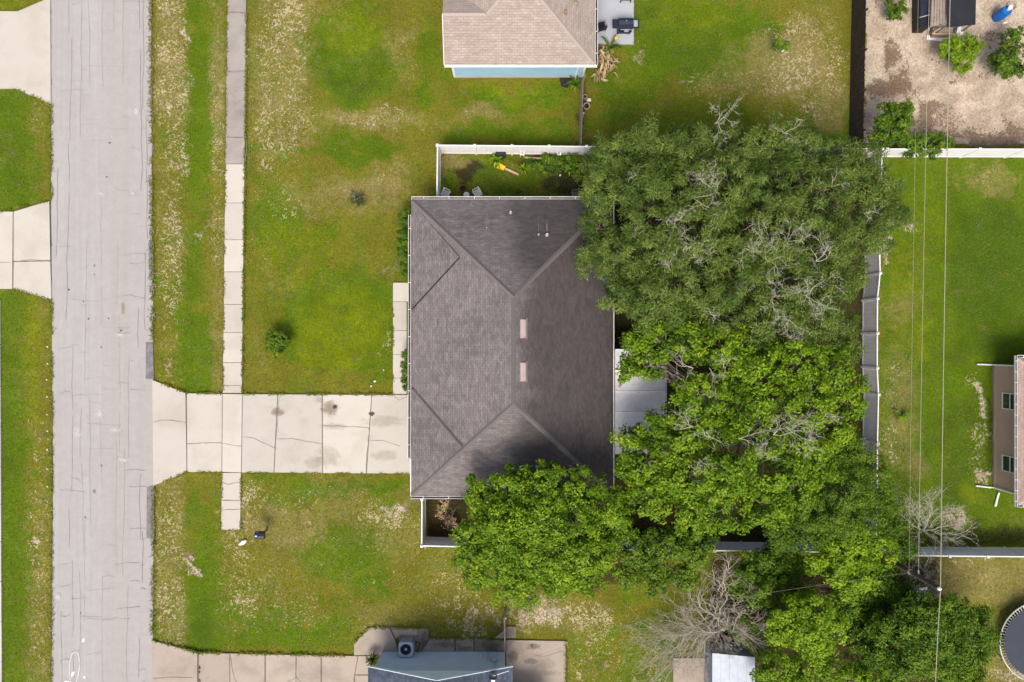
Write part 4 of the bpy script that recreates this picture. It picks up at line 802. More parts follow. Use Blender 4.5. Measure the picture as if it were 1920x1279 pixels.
# ================================================================== FENCES
def fence(name, label, tops, ztop=1.83, step=2.43, mat='vinyl', group=None, skip_first=False):
    root = empty(name, label, 'fence', (0, 0, 0), group); m = M[mat]; done = set()
    W3 = [P(x, y, ztop) for x, y in tops]
    post = MB().box(-.065, .065, -.065, .065, -.2, ztop+.03).mesh('post', m); cap = MB().add([(-.08,-.08,0),(.08,-.08,0),(.08,.08,0),(-.08,.08,0),(0,0,.07),(-.08,-.08,-.03),(.08,-.08,-.03),(.08,.08,-.03),(-.08,.08,-.03)], [(0,1,4),(1,2,4),(2,3,4),(3,0,4),(5,6,1,0),(6,7,2,1),(7,8,3,2),(8,5,0,3)]).mesh('post_cap', m)
    def putpost(p):
        o = link('post', post, root, (p.x, p.y, 0)); link('post_cap', cap, o, (0, 0, ztop+.035))
    for k, (a, b) in enumerate(zip(W3[:-1], W3[1:])):
        L = (b-a).length; n = max(1, round(L/step)); d = (b-a)/n
        for i in range(n):
            p = a + d*i; q = p + d; u = d.normalized()
            if not (k == 0 and i == 0 and skip_first): putpost(p)
            p2 = p + u*.068; q2 = q - u*.068
            pn = MB(); nb = max(2, round((q2-p2).length/.29))      # tongue-and-groove boards with shallow grooves
            for s in range(nb):
                e0 = p2 + (q2-p2)*(s/nb) + u*.003; e1 = p2 + (q2-p2)*((s+1)/nb) - u*.003
                pb = MB().obox(v(e0.x, e0.y, .86), v(e1.x, e1.y, .86), .03, 1.62); pb.build('board', m, root)
            MB().obox(v(p2.x, p2.y, ztop-.10), v(q2.x, q2.y, ztop-.10), .06, .13).build('top_rail', m, root)
            MB().obox(v(p2.x, p2.y, .12), v(q2.x, q2.y, .12), .055, .14).build('bottom_rail', m, root)
    putpost(W3[-1]); return root
fence('vinyl_fence', 'white vinyl fence along the top of the side garden and the back yard', [(819, 372), (820, 272), (1100, 274.5), (1380, 275), (1655, 279)])
fence('vinyl_fence', 'white vinyl fence on the right side of the tree-filled back yard', [(1655, 284), (1652, 380), (1650, 470), (1651, 512), (1646, 560), (1645.5, 690), (1648, 740), (1646, 832), (1644, 1036)], skip_first=True)
fence('vinyl_fence', 'white vinyl fence boxing in the corner below the charcoal roof and running under the trees', [(791, 936), (790.5, 1024), (1010, 1029), (1340, 1033), (1476, 1034), (1640, 1038)])
fence('vinyl_fence', 'white vinyl fence between the sandy yard and the upper right lawn', [(1664, 279), (1925, 279.5), (2100, 280)])
fence('vinyl_fence', 'white vinyl fence at the lower right, between lawn and trampoline yard', [(1652, 1038), (1709, 1042.5), (1925, 1044.5), (2100, 1045)], skip_first=True)
# dark picket fence left of the sandy yard
wf = empty('wooden_fence', 'tall dark brown board fence beside the sandy yard', 'fence')
a_, b_ = P(1625.5, -60, 1.75), P(1618.5, 266, 1.75); L = (b_-a_).length; n_ = int(L/.15); d = (b_-a_)/n_
for i in range(n_):
    p_ = a_ + d*(i+.06) ; q_ = a_ + d*(i+.94); hh = 1.75 + random.uniform(-.03, .03); lean = random.uniform(-.015, .015)
    MB().add([(p_.x+s+ (lean if z else 0), y_, z) for z in (0, hh) for s, y_ in ((-.012, p_.y), (.012, p_.y), (.012, q_.y), (-.012, q_.y))], [(0,1,2,3), (4,7,6,5), (0,4,5,1), (1,5,6,2), (2,6,7,3), (3,7,4,0)]).build('board', M['dark_wood'], wf)
for z_ in (.35, 1.0, 1.55): MB().obox(v(a_.x+.05, a_.y, z_), v(b_.x+.05, b_.y, z_), .04, .09).build('rail', M['grey_wood'], wf)
for i in range(0, n_, 16): q_ = a_ + d*i; MB().box(q_.x+.074, q_.x+.16, q_.y-.045, q_.y+.045, -.1, 1.72).build('post', M['dark_wood'], wf)
def board_fence(label, a, b, ztop, mat='grey_wood', name='wooden_fence'):
    r = empty(name, label, 'fence'); a = P(*a, ztop); b = P(*b, ztop); L = (b-a).length; n = int(L/.15); d = (b-a)/n; u = d.normalized(); s = v(-u.y, u.x, 0)
    for i in range(n):
        p = a + d*(i+.05); q = a + d*(i+.95); z_ = ztop + random.uniform(-.02, .02)
        MB().obox(v(p.x, p.y, z_/2), v(q.x, q.y, z_/2), .02, z_).build('board', M[mat], r)
    for z_ in (.4, ztop-.35): MB().obox(v(a.x, a.y, z_)+s*.034, v(b.x, b.y, z_)+s*.034, .04, .09).build('rail', M[mat], r)
    for i in range(0, n+1, 15): q = a + d*i + s*.10; MB().box(q.x-.045, q.x+.045, q.y-.045, q.y+.045, -.1, ztop).build('post', M[mat], r)
board_fence('thin weathered wooden fence between the light blue house and the white fence', (1093.5, 141), (1090, 268), 1.75)
board_fence('short weathered fence panel at the corner of the stained patio', (945, 1160), (946.5, 1226), 1.7)
mb_ = MB()

# ================================================================== POLE AND WIRES
top = P(1763, 1105, 8.2); pb = v(top.x, top.y, 0)
up_ = empty('utility_pole', 'dark wooden utility pole rising from the trees with a pale insulator on top', 'utility pole', pb)
MB().lathe([(.17, -.3), (.15, 3), (.13, 6), (.115, 8.05)], (0, 0, 0), 12).build('shaft', M['pole_wood'], up_)
MB().lathe([(.07, 8.052), (.10, 8.10), (.09, 8.18), (.04, 8.22)], (0, 0, 0), 12).build('insulator', M['white_plastic'], up_)
MB().lathe([(.14, 5.55), (.145, 5.6), (.14, 5.72)], (0, 0, 0), 12).build('steel_band', M['galv'], up_); MB().obox((-.0, .14, 6.35), (.0, .34, 6.35), .06, .06).build('bracket', M['galv'], up_)
def wire(label, pts, r=.028, sag=.25, mat='wire'):
    q = [Vector(p) for p in pts]; out = []
    for a, b in zip(q[:-1], q[1:]):
        n = max(6, int((b-a).length/1.6)); s_ = sag*min(1, (b-a).length/20)
        for i in range(n): t_ = i/n; p = a + (b-a)*t_; p = Vector(p); p.z -= 4*s_*t_*(1-t_); out.append(p)
    out.append(q[-1]); o = MB().tube(out, r, 5).build('power_wire', M[mat]); return tag(o, label, 'wire', 'overhead wires')
far = P(1791, -140, 8.2); far2 = P(1748, -140, 6.35); far3 = P(1725, -140, 5.66); south = P(1755, 1420, 8.2)
wire('pale overhead wire passing over the top of the utility pole', [far + (far-top)*1.2, top + v(0, 0, .02), south + (south-top)*1.5], .018, .3)
wire('overhead wire attached halfway up the utility pole, left of the pale one', [far2 + v(.5, 20, 0), v(pb.x, pb.y+.34, 6.35)], .013, .2)
wire('faint thin lowest wire strung to the utility pole', [far3 + v(.5, 20, 0), v(pb.x-.1, pb.y+.15, 5.66)], .007, .2)
wire('thin service wire crossing the tree crowns left of the utility pole', [v(pb.x-.12, pb.y+.1, 6.0), P(1300, 1135, 5.2), P(961, 1246, 2.9)], .007, .3, 'bark')

# ================================================================== TRAMPOLINE
tc = P(1951, 1205, .9); tr = empty('trampoline', 'round dark blue trampoline with steel rim and springs in the lower right corner', 'trampoline', (tc.x, tc.y, 0)); Rr = 2.48
for rr, nm, mt, r_ in ((Rr, 'rim', 'galv', .035),): MB().tube([(rr*math.cos(2*PI*k/56), rr*math.sin(2*PI*k/56), .9) for k in range(57)], r_, 6, False).build(nm, M[mt], tr)
MB().lathe([(Rr-.27, .878), (Rr-.26, .885), (Rr-.27, .892)], (0, 0, 0), 56).build('mat', M['tramp_mat'], tr)
spm = MB().tube([(0, 0, 0), (.21, 0, .004)], .014, 5).mesh('spring', M['galv'])
for k in range(84):
    t_ = 2*PI*k/84; o = link('spring', spm, tr, ((Rr-.25)*math.cos(t_), (Rr-.25)*math.sin(t_), .893)); o.rotation_euler = (0, 0, t_)
for k in range(4):
    t_ = k*PI/2+.4; t2 = t_+.5; Rl = Rr*.99; MB().tube([(Rl*math.cos(t_), Rl*math.sin(t_), .87), (Rl*.95*math.cos(t_), Rl*.95*math.sin(t_), .03), (Rl*.95*math.cos(t2), Rl*.95*math.sin(t2), .03), (Rl*math.cos(t2), Rl*math.sin(t2), .87)], .022, 6).build('leg', M['pole_wood'], tr)
MB().box(-.75, -.6, 1.75, 1.80, .894, .905).build('mat_label', M['white_plastic'], tr)

# ================================================================== BACK PATIO OF THE TOP HOUSE
ZP = .1
g = empty('gas_grill', 'black gas grill with side shelves on the pale patio', 'grill', P(1168, 58, 0) + v(0, 0, ZP))
MB().box(-.42, .42, -.28, .28, .12, .78).build('cabinet', M['navy'], g)
MB().add([(x, y, z) for x in (-.43, .43) for y, z in [(-.32, .80), (.32, .80), (.32, .95), (.22, 1.10), (.05, 1.17), (-.15, 1.12), (-.32, .92)]], [tuple(range(6,-1,-1)), tuple(range(7,14))] + [(i, (i+1) % 7, 7+(i+1) % 7, 7+i) for i in range(7)]).build('lid', M['navy'], g)
MB().tube([(-.33, -.40, .95), (.33, -.40, .95)], .025, 6).build('handle', M['steel'], g)
MB().box(-.80, -.445, -.27, .27, .83, .88).build('side_shelf', M['navy'], g); MB().box(.445, .82, -.27, .27, .83, .88).build('side_shelf', M['navy'], g); MB().box(.50, .74, -.20, .20, .882, .90).build('side_burner_lid', M['steel'], g)
MB().box(-.40, .40, -.46, -.285, .70, .74).build('control_panel', M['black'], g); MB().box(-.05, .2, -.45, -.35, .742, .76).build('drip_tray', M['steel'], g)
MB().lathe([(.03, 1.17), (.03, 1.19)], (.02, .05, 0), 10).build('thermometer', M['steel'], g)
for x_ in (-.36, .36):
    for y_ in (-.22, .22): MB().lathe([(.05, 0), (.06, .04), (.05, .118)], (x_, y_, 0), 10).build('caster', M['black'], g)
ch = empty('patio_chair', 'dark folding chair against the edge of the tan-pink roof', 'chair', P(1125, 57, 0) + v(0, 0, ZP)); ch.rotation_euler = (0, 0, .3)
MB().box(-.25, .25, -.25, .25, .42, .46).build('seat', M['black'], ch); MB().box(-.25, .25, -.30, -.26, .47, .95).build('backrest', M['black'], ch)
for x_ in (-.23, .23):
    for y_ in (-.23, .23): MB().tube([(x_, y_, 0), (x_, y_, .419)], .018, 6).build('leg', M['black'], ch)
for x_ in (-.29, .29): MB().box(x_-.03, x_+.03, -.26, .24, .64, .67).build('armrest', M['grey_wood'], ch); MB().tube([(x_, .2, .3), (x_, .2, .639)], .015, 5).build('arm_support', M['black'], ch)
ch = empty('patio_chair', 'dark covered patio chair at the very top of the pale patio', 'chair', P(1172, -2, 0) + v(0, 0, ZP))
MB().box(-.32, .32, -.3, .3, .30, .45).build('seat', M['navy'], ch); MB().add([(-.33, .30, .45), (.33, .30, .45), (.33, .42, .95), (-.33, .42, .95), (-.33, .22, .45), (.33, .22, .45), (.33, .34, .97), (-.33, .34, .97)], [(0,1,2,3), (7,6,5,4), (0,4,5,1), (1,5,6,2), (2,6,7,3), (3,7,4,0)]).build('backrest', M['navy'], ch)
for x_ in (-.30, .30):
    MB().box(x_-.05, x_+.05, -.3, .2, .452, .62).build('armrest', M['navy'], ch)
    for y_ in (-.26, .26): MB().box(x_-.03, x_+.03, y_-.03, y_+.03, 0, .299).build('leg', M['black'], ch)
lm = empty('solar_lamp', 'yellow-orange globe lamp on a thin stake by the patio corner', 'lamp', P(1150, 86, 0)); MB().tube([(0, 0, 0), (.04, .10, .72)], .012, 5).build('stake', M['black'], lm); MB().lathe([(.03, -.12), (.10, -.07), (.12, 0), (.09, .08), (.03, .12)], (.05, .12, .84), 12).build('globe', M['orange'], lm)
for px_, py_, r_, lab in ((1097, 181, .13, 'small round clay pot beside the wooden fence below the light blue house'), (1100, 199, .20, 'larger ring-shaped clay pot beside the wooden fence')):
    q = P(px_, py_, .3); pt = empty('plant_pot', lab, 'pot', (q.x, q.y, 0)); MB().lathe([(r_*.7, 0), (r_*.95, .28), (r_*1.1, .28), (r_*1.1, .34), (r_*.82, .34), (r_*.8, .25)], (0, 0, 0), 16).build('shell', M['pot_grey'], pt); MB().lathe([(r_*.78, .235), (r_*.78, .262), (r_*.3, .29)], (0, 0, 0), 12).build('soil', M['soil'], pt)
tag(MB().add([(.16*math.cos(2*PI*k/9)*r_*(.8+.4*random.random()), .13*math.sin(2*PI*k/9)*r_, z_) for r_, z_ in ((1, 0), (.9, .1), (.45, .16)) for k in range(9)], [(i*9+k, i*9+(k+1) % 9, (i+1)*9+(k+1) % 9, (i+1)*9+k) for i in range(2) for k in range(9)] + [tuple(range(18, 27)), tuple(range(8, -1, -1))]).build('stone', M['stone']), 'cream rock between the two clay pots', 'stone').location = P(1104, 188, 0)
mc = MB().prism([(P(px_, py_).x, P(px_, py_).y) for px_, py_ in ((1049, 146), (1052, 162), (1064, 165), (1072, 150), (1071, 145))], -.02, .035).build('mulch_bed', M['mulch_cloth']); tag(mc, 'dark mulch bed against the light blue wall', 'mulch bed')

# ================================================================== FRONT YARD SMALL THINGS
mbx = empty('mailbox', 'dark grey mailbox on a post in the lower front lawn', 'mailbox', P(500, 994, 0))
MB().box(-.05, .05, -.05, .05, -.1, 1.02).build('post', M['grey_wood'], mbx)
MB().add([(x, y, z) for x in (-.29, .29) for y, z in [(-.22, 1.02), (.22, 1.02), (.22, 1.18), (.15, 1.29), (0, 1.33), (-.15, 1.29), (-.22, 1.18)]], [tuple(range(6,-1,-1)), tuple(range(7,14))] + [(i, (i+1) % 7, 7+(i+1) % 7, 7+i) for i in range(7)]).build('box', M['navy'], mbx)
MB().box(-.312, -.302, -.14, .14, 1.05, 1.27).build('door', M['grey_plastic'], mbx); MB().box(-.2, -.05, .222, .232, 1.1, 1.3).build('flag', M['terracotta'], mbx); MB().box(-.22, -.12, -.03, .03, 1.331, 1.345).build('number_plate', M['white_plastic'], mbx)
def rock(name, px, py, sx_, sy_, sz_, mat, label, cat, rot=0, group=None):
    n = 9; vs = []; jit = [random.uniform(.82, 1.15) for _ in range(n)]
    for r_, z_ in ((.95, 0), (1, .45), (.62, .88)):
        for k in range(n): t_ = 2*PI*k/n; vs.append((sx_*r_*jit[k]*math.cos(t_), sy_*r_*jit[(k+3) % n]*math.sin(t_), sz_*z_))
    vs.append((0, 0, sz_)); b = 2*n
    o = MB().add(vs, [tuple(range(n-1,-1,-1))] + [(i*n+k, i*n+(k+1) % n, (i+1)*n+(k+1) % n, (i+1)*n+k) for i in range(2) for k in range(n)] + [(b+k, b+(k+1) % n, 3*n) for k in range(n)]).build(name, M[mat])
    o.location = P(px, py, 0); o.rotation_euler = (0, 0, rot); return tag(o, label, cat, group)
rock('stone', 456, 1017, .27, .13, .16, 'white_plastic', 'pale elongated rock in the grass below the end of the pavement', 'stone', .5)
for px_, py_ in ((89, 650), (89.5, 682), (88, 712), (89, 744), (88.5, 777), (89.5, 808), (89, 843), (88.5, 879), (89, 912)): rock('marker_stone', px_, py_, .055, .055, .06, 'stone', 'tiny white marker stone in the row along the left road edge', 'stone', 0, 'white marker stones along the road')
for px_, py_, s_, lab in ((719, 694, .09, 'pale pebble nearest the entry path'), (703, 715, .15, 'largest of the pale pebbles in the lush lawn near the driveway'), (696, 724, .11, 'pale pebble closest to the driveway edge')): rock('stone', px_, py_, s_*.6, s_*.5, s_*.5, 'stone', lab, 'stone', .6)

# ================================================================== SIDE GARDEN
def chair_small(label, px, py, rz, mat):
    c = empty('garden_chair', label, 'chair', P(px, py, 0)); c.rotation_euler = (0, 0, rz)
    for k in range(4): MB().box(-.22, .22, -.21+k*.11, -.13+k*.11, .40, .425).build('seat_slat', M[mat], c)
    for k in range(4): MB().box(-.2+k*.11, -.13+k*.11, .23, .255, .43, .85).build('back_slat', M[mat], c)
    for x_ in (-.21, .21):
        MB().obox((x_, -.21, .39), (x_, .25, .39), .03, .018).build('seat_rail', M[mat], c)
        MB().box(x_-.02, x_+.02, -.21, -.17, 0, .38).build('leg', M[mat], c); MB().box(x_-.02, x_+.02, .2, .24, 0, .38).build('leg', M[mat], c)
        MB().box(x_-.03, x_+.03, -.2, .23, .6, .625).build('armrest', M[mat], c)
    MB().box(-.22, .22, .222, .229, .80, .86).build('back_rail', M[mat], c); return c
chair_small('white garden chair at the left end of the side garden', 837, 366, -.4, 'white_plastic')
chair_small('white garden chair to the right of the round white table', 896, 365, .5, 'white_plastic')
chair_small('brown wooden garden chair half under the eave near the big tree', 1078, 368, .1, 'grey_wood')
chair_small('second brown wooden garden chair tucked deeper under the eave', 1098, 373, -.1, 'raw_wood')
tb = empty('garden_table', 'small round white table in the side garden', 'table', P(874.5, 365.5, .5)*1); tb.location.z = 0
MB().lathe([(.17, .48), (.185, .49), (.185, .51), (.16, .52)], (0, 0, 0), 18).build('table_top', M['cream_plastic'], tb); MB().tube([(0, 0, .02), (0, 0, .479)], .03, 8).build('stem', M['white_plastic'], tb); MB().lathe([(.14, 0), (.1, .03), (.04, .05)], (0, 0, 0), 14).build('base', M['white_plastic'], tb)
fp = empty('fire_ring', 'small rusty metal fire ring on the side garden grass', 'fire ring', P(868, 354, 0)); MB().lathe([(.20, 0), (.22, .2), (.20, .2), (.18, .03)], (0, 0, 0), 18).build('ring', M['rust'], fp); MB().lathe([(.175, .01), (.175, .05), (.05, .07)], (0, 0, 0), 12).build('ash_bed', M['soil'], fp)
bn = empty('storage_bin', 'black plastic bin against the white side garden fence', 'bin', P(939, 291, 0)); MB().box(-.28, .28, -.2, .2, 0, .5).build('body', M['black'], bn); MB().add([(-.31,-.23,.502),(.31,-.23,.502),(.31,.23,.502),(-.31,.23,.502),(-.25,-.17,.57),(.25,-.17,.57),(.25,.17,.57),(-.25,.17,.57)], [(0,3,2,1),(4,5,6,7),(0,1,5,4),(1,2,6,5),(2,3,7,6),(3,0,4,7)]).build('lid', M['black'], bn)
wb = empty('toy_wheelbarrow', 'bright yellow scoop with a wooden handle lying in the side garden', 'garden tool', P(941, 315, 0)); wb.rotation_euler = (0, 0, -.45)
MB().add([(-.24,-.15,0),(.16,-.1,0),(.16,.12,0),(-.24,.17,0),(-.30,-.2,.16),(.2,-.13,.14),(.2,.15,.14),(-.30,.22,.16)], [(3,2,1,0),(0,1,5,4),(1,2,6,5),(2,3,7,6),(3,0,4,7)]).build('scoop', M['yellow'], wb)
MB().obox((.22, .03, .1), (1.15, .06, .05), .12, .09).build('handle', M['raw_wood'], wb)
wb.name = 'garden_scoop'
for px_, py_, mt, lab in ((979, 291, 'cream_plastic', 'cream plant stand with a round hole by the white fence'), (1047, 291, 'white_plastic', 'small white plant stand by the white fence near the big tree')):
    s_ = empty('plant_stand', lab, 'plant stand', P(px_, py_, 0)); 
    m2 = MB(); vs = []; fs = []
    for k in range(16):
        t_ = 2*PI*k/16; cx, cy = math.cos(t_), math.sin(t_); q = .14/max(abs(cx), abs(cy)); vs += [(q*cx, q*cy, .5), (.07*cx, .07*cy, .5), (.07*cx, .07*cy, .46), (q*cx, q*cy, .46)]
    for k in range(16): a_ = 4*k; b_ = 4*((k+1) % 16); fs += [(a_, b_, b_+1, a_+1), (a_+1, b_+1, b_+2, a_+2), (a_+3, b_+3, b_, a_), (a_+2, b_+2, b_+3, a_+3)]
    m2.add(vs, fs).build('top', M[mt], s_)
    for x_ in (-.11, .11):
        for y_ in (-.11, .11): MB().box(x_-.02, x_+.02, y_-.02, y_+.02, 0, .459).build('leg', M[mt], s_)
plk = empty('garden_plank', 'long pale plank leaning along the white side garden fence', 'plank', P(1012, 297, 0)); MB().obox((-.9, .02, .12), (.9, -.06, .05), .10, .03).build('board', M['raw_wood'], plk); plk.name = 'plank'
rock('stone', 1050, 329, .07, .07, .12, 'white_plastic', 'white ball-shaped stone on the side garden grass', 'stone')

# ================================================================== SANDY YARD THINGS
pn = empty('animal_pen', 'makeshift animal pen with grey plank roof and black tarp in the sandy yard', 'pen', P(1775, 20, 0))
o_ = pn.location
def L_(px, py, z): q = P(px, py, z) - o_; return (q.x, q.y, z)
for k in range(5):
    a_ = L_(1749+k*5.4, -60, 1.5); b_ = L_(1747+k*5.3, 50-k*1.6, 1.35); MB().obox((a_[0], a_[1], 1.55+random.uniform(-.01, .01)), (b_[0], b_[1], 1.40+random.uniform(-.01, .01)), .135, .025).build('roof_plank', M['grey_wood'], pn)
a_ = L_(1775, -50, 1.75); b_ = L_(1831, -50, 1.75); c_ = L_(1829, 46, 1.6); d_ = L_(1776, 51, 1.6)
MB().add([a_, b_, c_, d_] + [(q[0], q[1], q[2]-.05) for q in (a_, b_, c_, d_)], [(3,2,1,0), (4,5,6,7), (0,1,5,4), (1,2,6,5), (2,3,7,6), (3,0,4,7)]).build('tarp_roof', M['black_tarp'], pn)
for px_, py_ in ((1778, 46), (1826, 43), (1826, -40), (1778, -40)): q = L_(px_, py_, 1.55); MB().obox((q[0], q[1], 0), (q[0], q[1], 1.54), .08, .08).build('post', M['grey_wood'], pn)
MB().box(L_(1726, 0, .9)[0], L_(1744, 0, .9)[0], L_(0, 50, .9)[1], L_(0, -50, .9)[1], .02, .9).build('crate', M['black_tarp'], pn)
q0 = L_(1727, 30, 1.0); q1 = L_(1744, -40, 1.0); MB().add([(q0[0], q0[1], .93), (q1[0], q0[1]+.1, .95), (q1[0], q1[1], 1.02), (q0[0], q1[1], .95), ((q0[0]+q1[0])/2, (q0[1]+q1[1])/2, 1.1)], [(0,1,4), (1,2,4), (2,3,4), (3,0,4)]).build('tarp_cover', M['navy'], pn)
for pts, r_, mt in (([L_(1722, 52, .6), L_(1740, 51, .65), L_(1758, 46, 1.0)], .03, 'galv'), ([L_(1742, 58, .2), L_(1743, 20, .95)], .03, 'galv'), ([L_(1724, 33, .95), L_(1746, 27, 1.0)], .025, 'galv'), ([L_(1748, 63, .5), L_(1767, 50, .9)], .035, 'raw_wood'), ([L_(1748, 63, .5), L_(1795, 64, .5)], .035, 'raw_wood'), ([L_(1708, 38, .05), L_(1722, 33, .1)], .03, 'grey_wood'), ([L_(1800, 64, .3), L_(1822, 48, .6)], .03, 'grey_wood')): MB().tube(pts, r_, 5).build('bar', M[mt], pn)
MB().box(L_(1750, 0, .4)[0], L_(1786, 0, .4)[0], L_(0, 66, .4)[1], L_(0, 52, .4)[1], .02, .4).build('nest_box', M['grey_wood'], pn)
q = L_(1801, 58, .5); MB().prism([(q[0]+.28*math.cos(t_)*random.uniform(.6, 1), q[1]+.3*math.sin(t_)*random.uniform(.7, 1.1)) for t_ in [2*PI*k/9 for k in range(9)]], .02, .45).build('feed_sack', M['white_plastic'], pn)
wbd = empty('plank', 'white painted board lying on the sand below the animal pen', 'plank', P(1757, 73, 0)); wbd.rotation_euler = (0, 0, -.13); MB().box(-.66, .66, .01, .13, 0, .05).build('board', M['white_plastic'], wbd); MB().box(-.66, .66, -.13, .0, 0, .045).build('board', M['white_plastic'], wbd)
dr = empty('plastic_drum', 'bright blue plastic drum standing on the sandy yard', 'drum', P(1868, 33, 0)); MB().lathe([(.29, 0), (.30, .05), (.33, .3), (.335, .33), (.33, .36), (.33, .6), (.335, .63), (.33, .66), (.30, .93), (.28, .97), (.26, .97), (.25, .93)], (0, 0, 0), 22).build('body', M['blue_plastic'], dr); MB().lathe([(.05, .93), (.05, .96)], (.12, 0, 0), 10).build('bung', M['blue_plastic'], dr)
bk = empty('bucket', 'white bucket with dark mouth on top of the blue drum', 'bucket', (dr.location.x+.06, dr.location.y+.06, .935)); MB().lathe([(.10, 0), (.125, .2), (.14, .2), (.14, .22), (.115, .22), (.10, .06)], (0, 0, 0), 16).build('shell', M['white_plastic'], bk); MB().tube([(.13*math.cos(PI*k/8), .13*math.sin(PI*k/8), .22+.03*math.sin(PI*k/8)) for k in range(9)], .006, 4).build('handle', M['steel'], bk)
hp = P(1896, 12, 0); tag(MB().tube([(hp.x+.26*math.cos(2*PI*k/24), hp.y+.26*math.sin(2*PI*k/24), .05) for k in range(25)], .045, 6, False).build('hoop', M['pot_grey']), 'tan hose ring on the sand next to the blue drum', 'hoop')
rock('stone', 1884, 43, .16, .07, .1, 'white_plastic', 'white flat scrap on the sand just below the blue drum', 'scrap', .1)
ms = empty('metal_sheet', 'crumpled corrugated metal sheet at the top of the sandy yard', 'metal sheet', P(1657, -6, 0)); nseg = 14; w_ = 1.5
MB().add([(-w_/2 + w_*i/nseg, y_ + (.06*math.sin(i*1.7) if y_ < 0 else 0), .25+.035*(i % 2) + .1*math.sin(i*.5)) for y_ in (-.30, .5) for i in range(nseg+1)], [(i, i+1, nseg+2+i, nseg+1+i) for i in range(nseg)]).build('sheet', M['steel'], ms)
for x_ in (-.5, .1, .5): MB().obox((x_, -.48, .04), (x_, .4, .2), .05, .04).build('prop_stick', M['grey_wood'], ms)
ct = P(1463, 88, 0); tag(MB().tube([(ct.x+.32*math.cos(t_), ct.y+.3*math.sin(t_), .06) for t_ in [PI*.75+PI*.95*k/14 for k in range(15)]], .05, 6).build('edging_ring', M['white_plastic']), 'white curved edging around the little sapling in the top lawn', 'edging')

# ================================================================== TREES
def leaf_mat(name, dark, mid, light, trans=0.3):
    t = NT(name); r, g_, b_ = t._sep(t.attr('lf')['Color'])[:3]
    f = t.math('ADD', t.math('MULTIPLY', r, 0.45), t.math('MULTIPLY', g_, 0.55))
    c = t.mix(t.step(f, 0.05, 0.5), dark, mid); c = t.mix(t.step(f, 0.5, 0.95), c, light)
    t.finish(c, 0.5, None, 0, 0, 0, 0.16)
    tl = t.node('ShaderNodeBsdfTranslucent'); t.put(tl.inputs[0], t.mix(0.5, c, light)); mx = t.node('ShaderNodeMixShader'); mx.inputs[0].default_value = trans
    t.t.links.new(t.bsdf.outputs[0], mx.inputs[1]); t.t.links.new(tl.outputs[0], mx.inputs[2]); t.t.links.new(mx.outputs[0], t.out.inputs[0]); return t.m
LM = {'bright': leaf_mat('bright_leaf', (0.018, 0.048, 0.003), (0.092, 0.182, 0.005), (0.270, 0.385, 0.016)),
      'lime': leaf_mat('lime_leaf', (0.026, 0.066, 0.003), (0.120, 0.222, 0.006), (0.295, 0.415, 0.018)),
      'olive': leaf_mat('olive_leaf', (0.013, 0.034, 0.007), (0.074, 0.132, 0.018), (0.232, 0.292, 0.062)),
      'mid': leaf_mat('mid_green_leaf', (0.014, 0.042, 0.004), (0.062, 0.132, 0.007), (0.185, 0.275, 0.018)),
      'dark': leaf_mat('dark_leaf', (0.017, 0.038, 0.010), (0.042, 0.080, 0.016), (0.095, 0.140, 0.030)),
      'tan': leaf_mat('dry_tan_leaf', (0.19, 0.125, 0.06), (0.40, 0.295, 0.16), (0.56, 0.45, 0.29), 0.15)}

def unit(v_): return v_ / np.maximum(np.linalg.norm(v_, axis=1, keepdims=True), 1e-6)
def leaves(C, N, per, rad, L, Wd, tone, flat=0.6, droop=0.0, radial=0.0, seed=1):
    """C cluster centres (n,3), N their outward directions; returns verts, faces, colours of diamond leaves"""
    r = np.random.default_rng(seed); n = len(C); m = n*per
    c = np.repeat(C, per, 0); nn = np.repeat(N, per, 0); tn = np.repeat(tone, per)
    off = r.normal(0, 1, (m, 3)); off = unit(off) * (r.random((m, 1))**0.45); off[:, 2] *= flat
    rr = np.repeat(rad, per)[:, None]; c = c + off*rr
    up = unit(nn*0.5 + np.array([0, 0, 0.75]) + off*0.5 + r.normal(0, 0.38, (m, 3)))
    ax = r.normal(0, 1, (m, 3)) + off*radial*2.2; ax[:, 2] -= droop
    ax = unit(ax - up*np.sum(ax*up, 1, keepdims=True)); sd = np.cross(up, ax)
    l = (L*(0.65+0.7*r.random(m)))[:, None]; w = (Wd*(0.7+0.6*r.random(m)))[:, None]
    tip = c + ax*l*0.5 - np.array([0, 0, 1])*(droop*l*0.2)
    V = np.stack([c-ax*l*0.5, c+sd*w*0.5+ax*l*0.06, tip, c-sd*w*0.5+ax*l*0.06], 1).reshape(-1, 3)
    F = np.arange(m*4).reshape(-1, 4)
    hgt = off[:, 2]/flat*0.5+0.5  # light put into leaf colour: paler towards the top of a cluster
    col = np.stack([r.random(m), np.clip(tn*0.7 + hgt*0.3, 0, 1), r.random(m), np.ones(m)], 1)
    return V, F, np.repeat(col, 4, 0)

def limb(mb, a, b, r0, r1, wob=0.08, n=5, sides=5, sag=0.0):
    a = Vector(a); b = Vector(b); L = (b-a).length; pts = []
    for i in range(n+1):
        t_ = i/n; p = a + (b-a)*t_; j = math.sin(PI*t_)*L*wob
        p = p + Vector((random.uniform(-j, j), random.uniform(-j, j), random.uniform(-j, j)*.6 - sag*L*math.sin(PI*t_))); pts.append(p)
    mb.tube(pts, [r0 + (r1-r0)*i/n for i in range(n+1)], sides); return pts

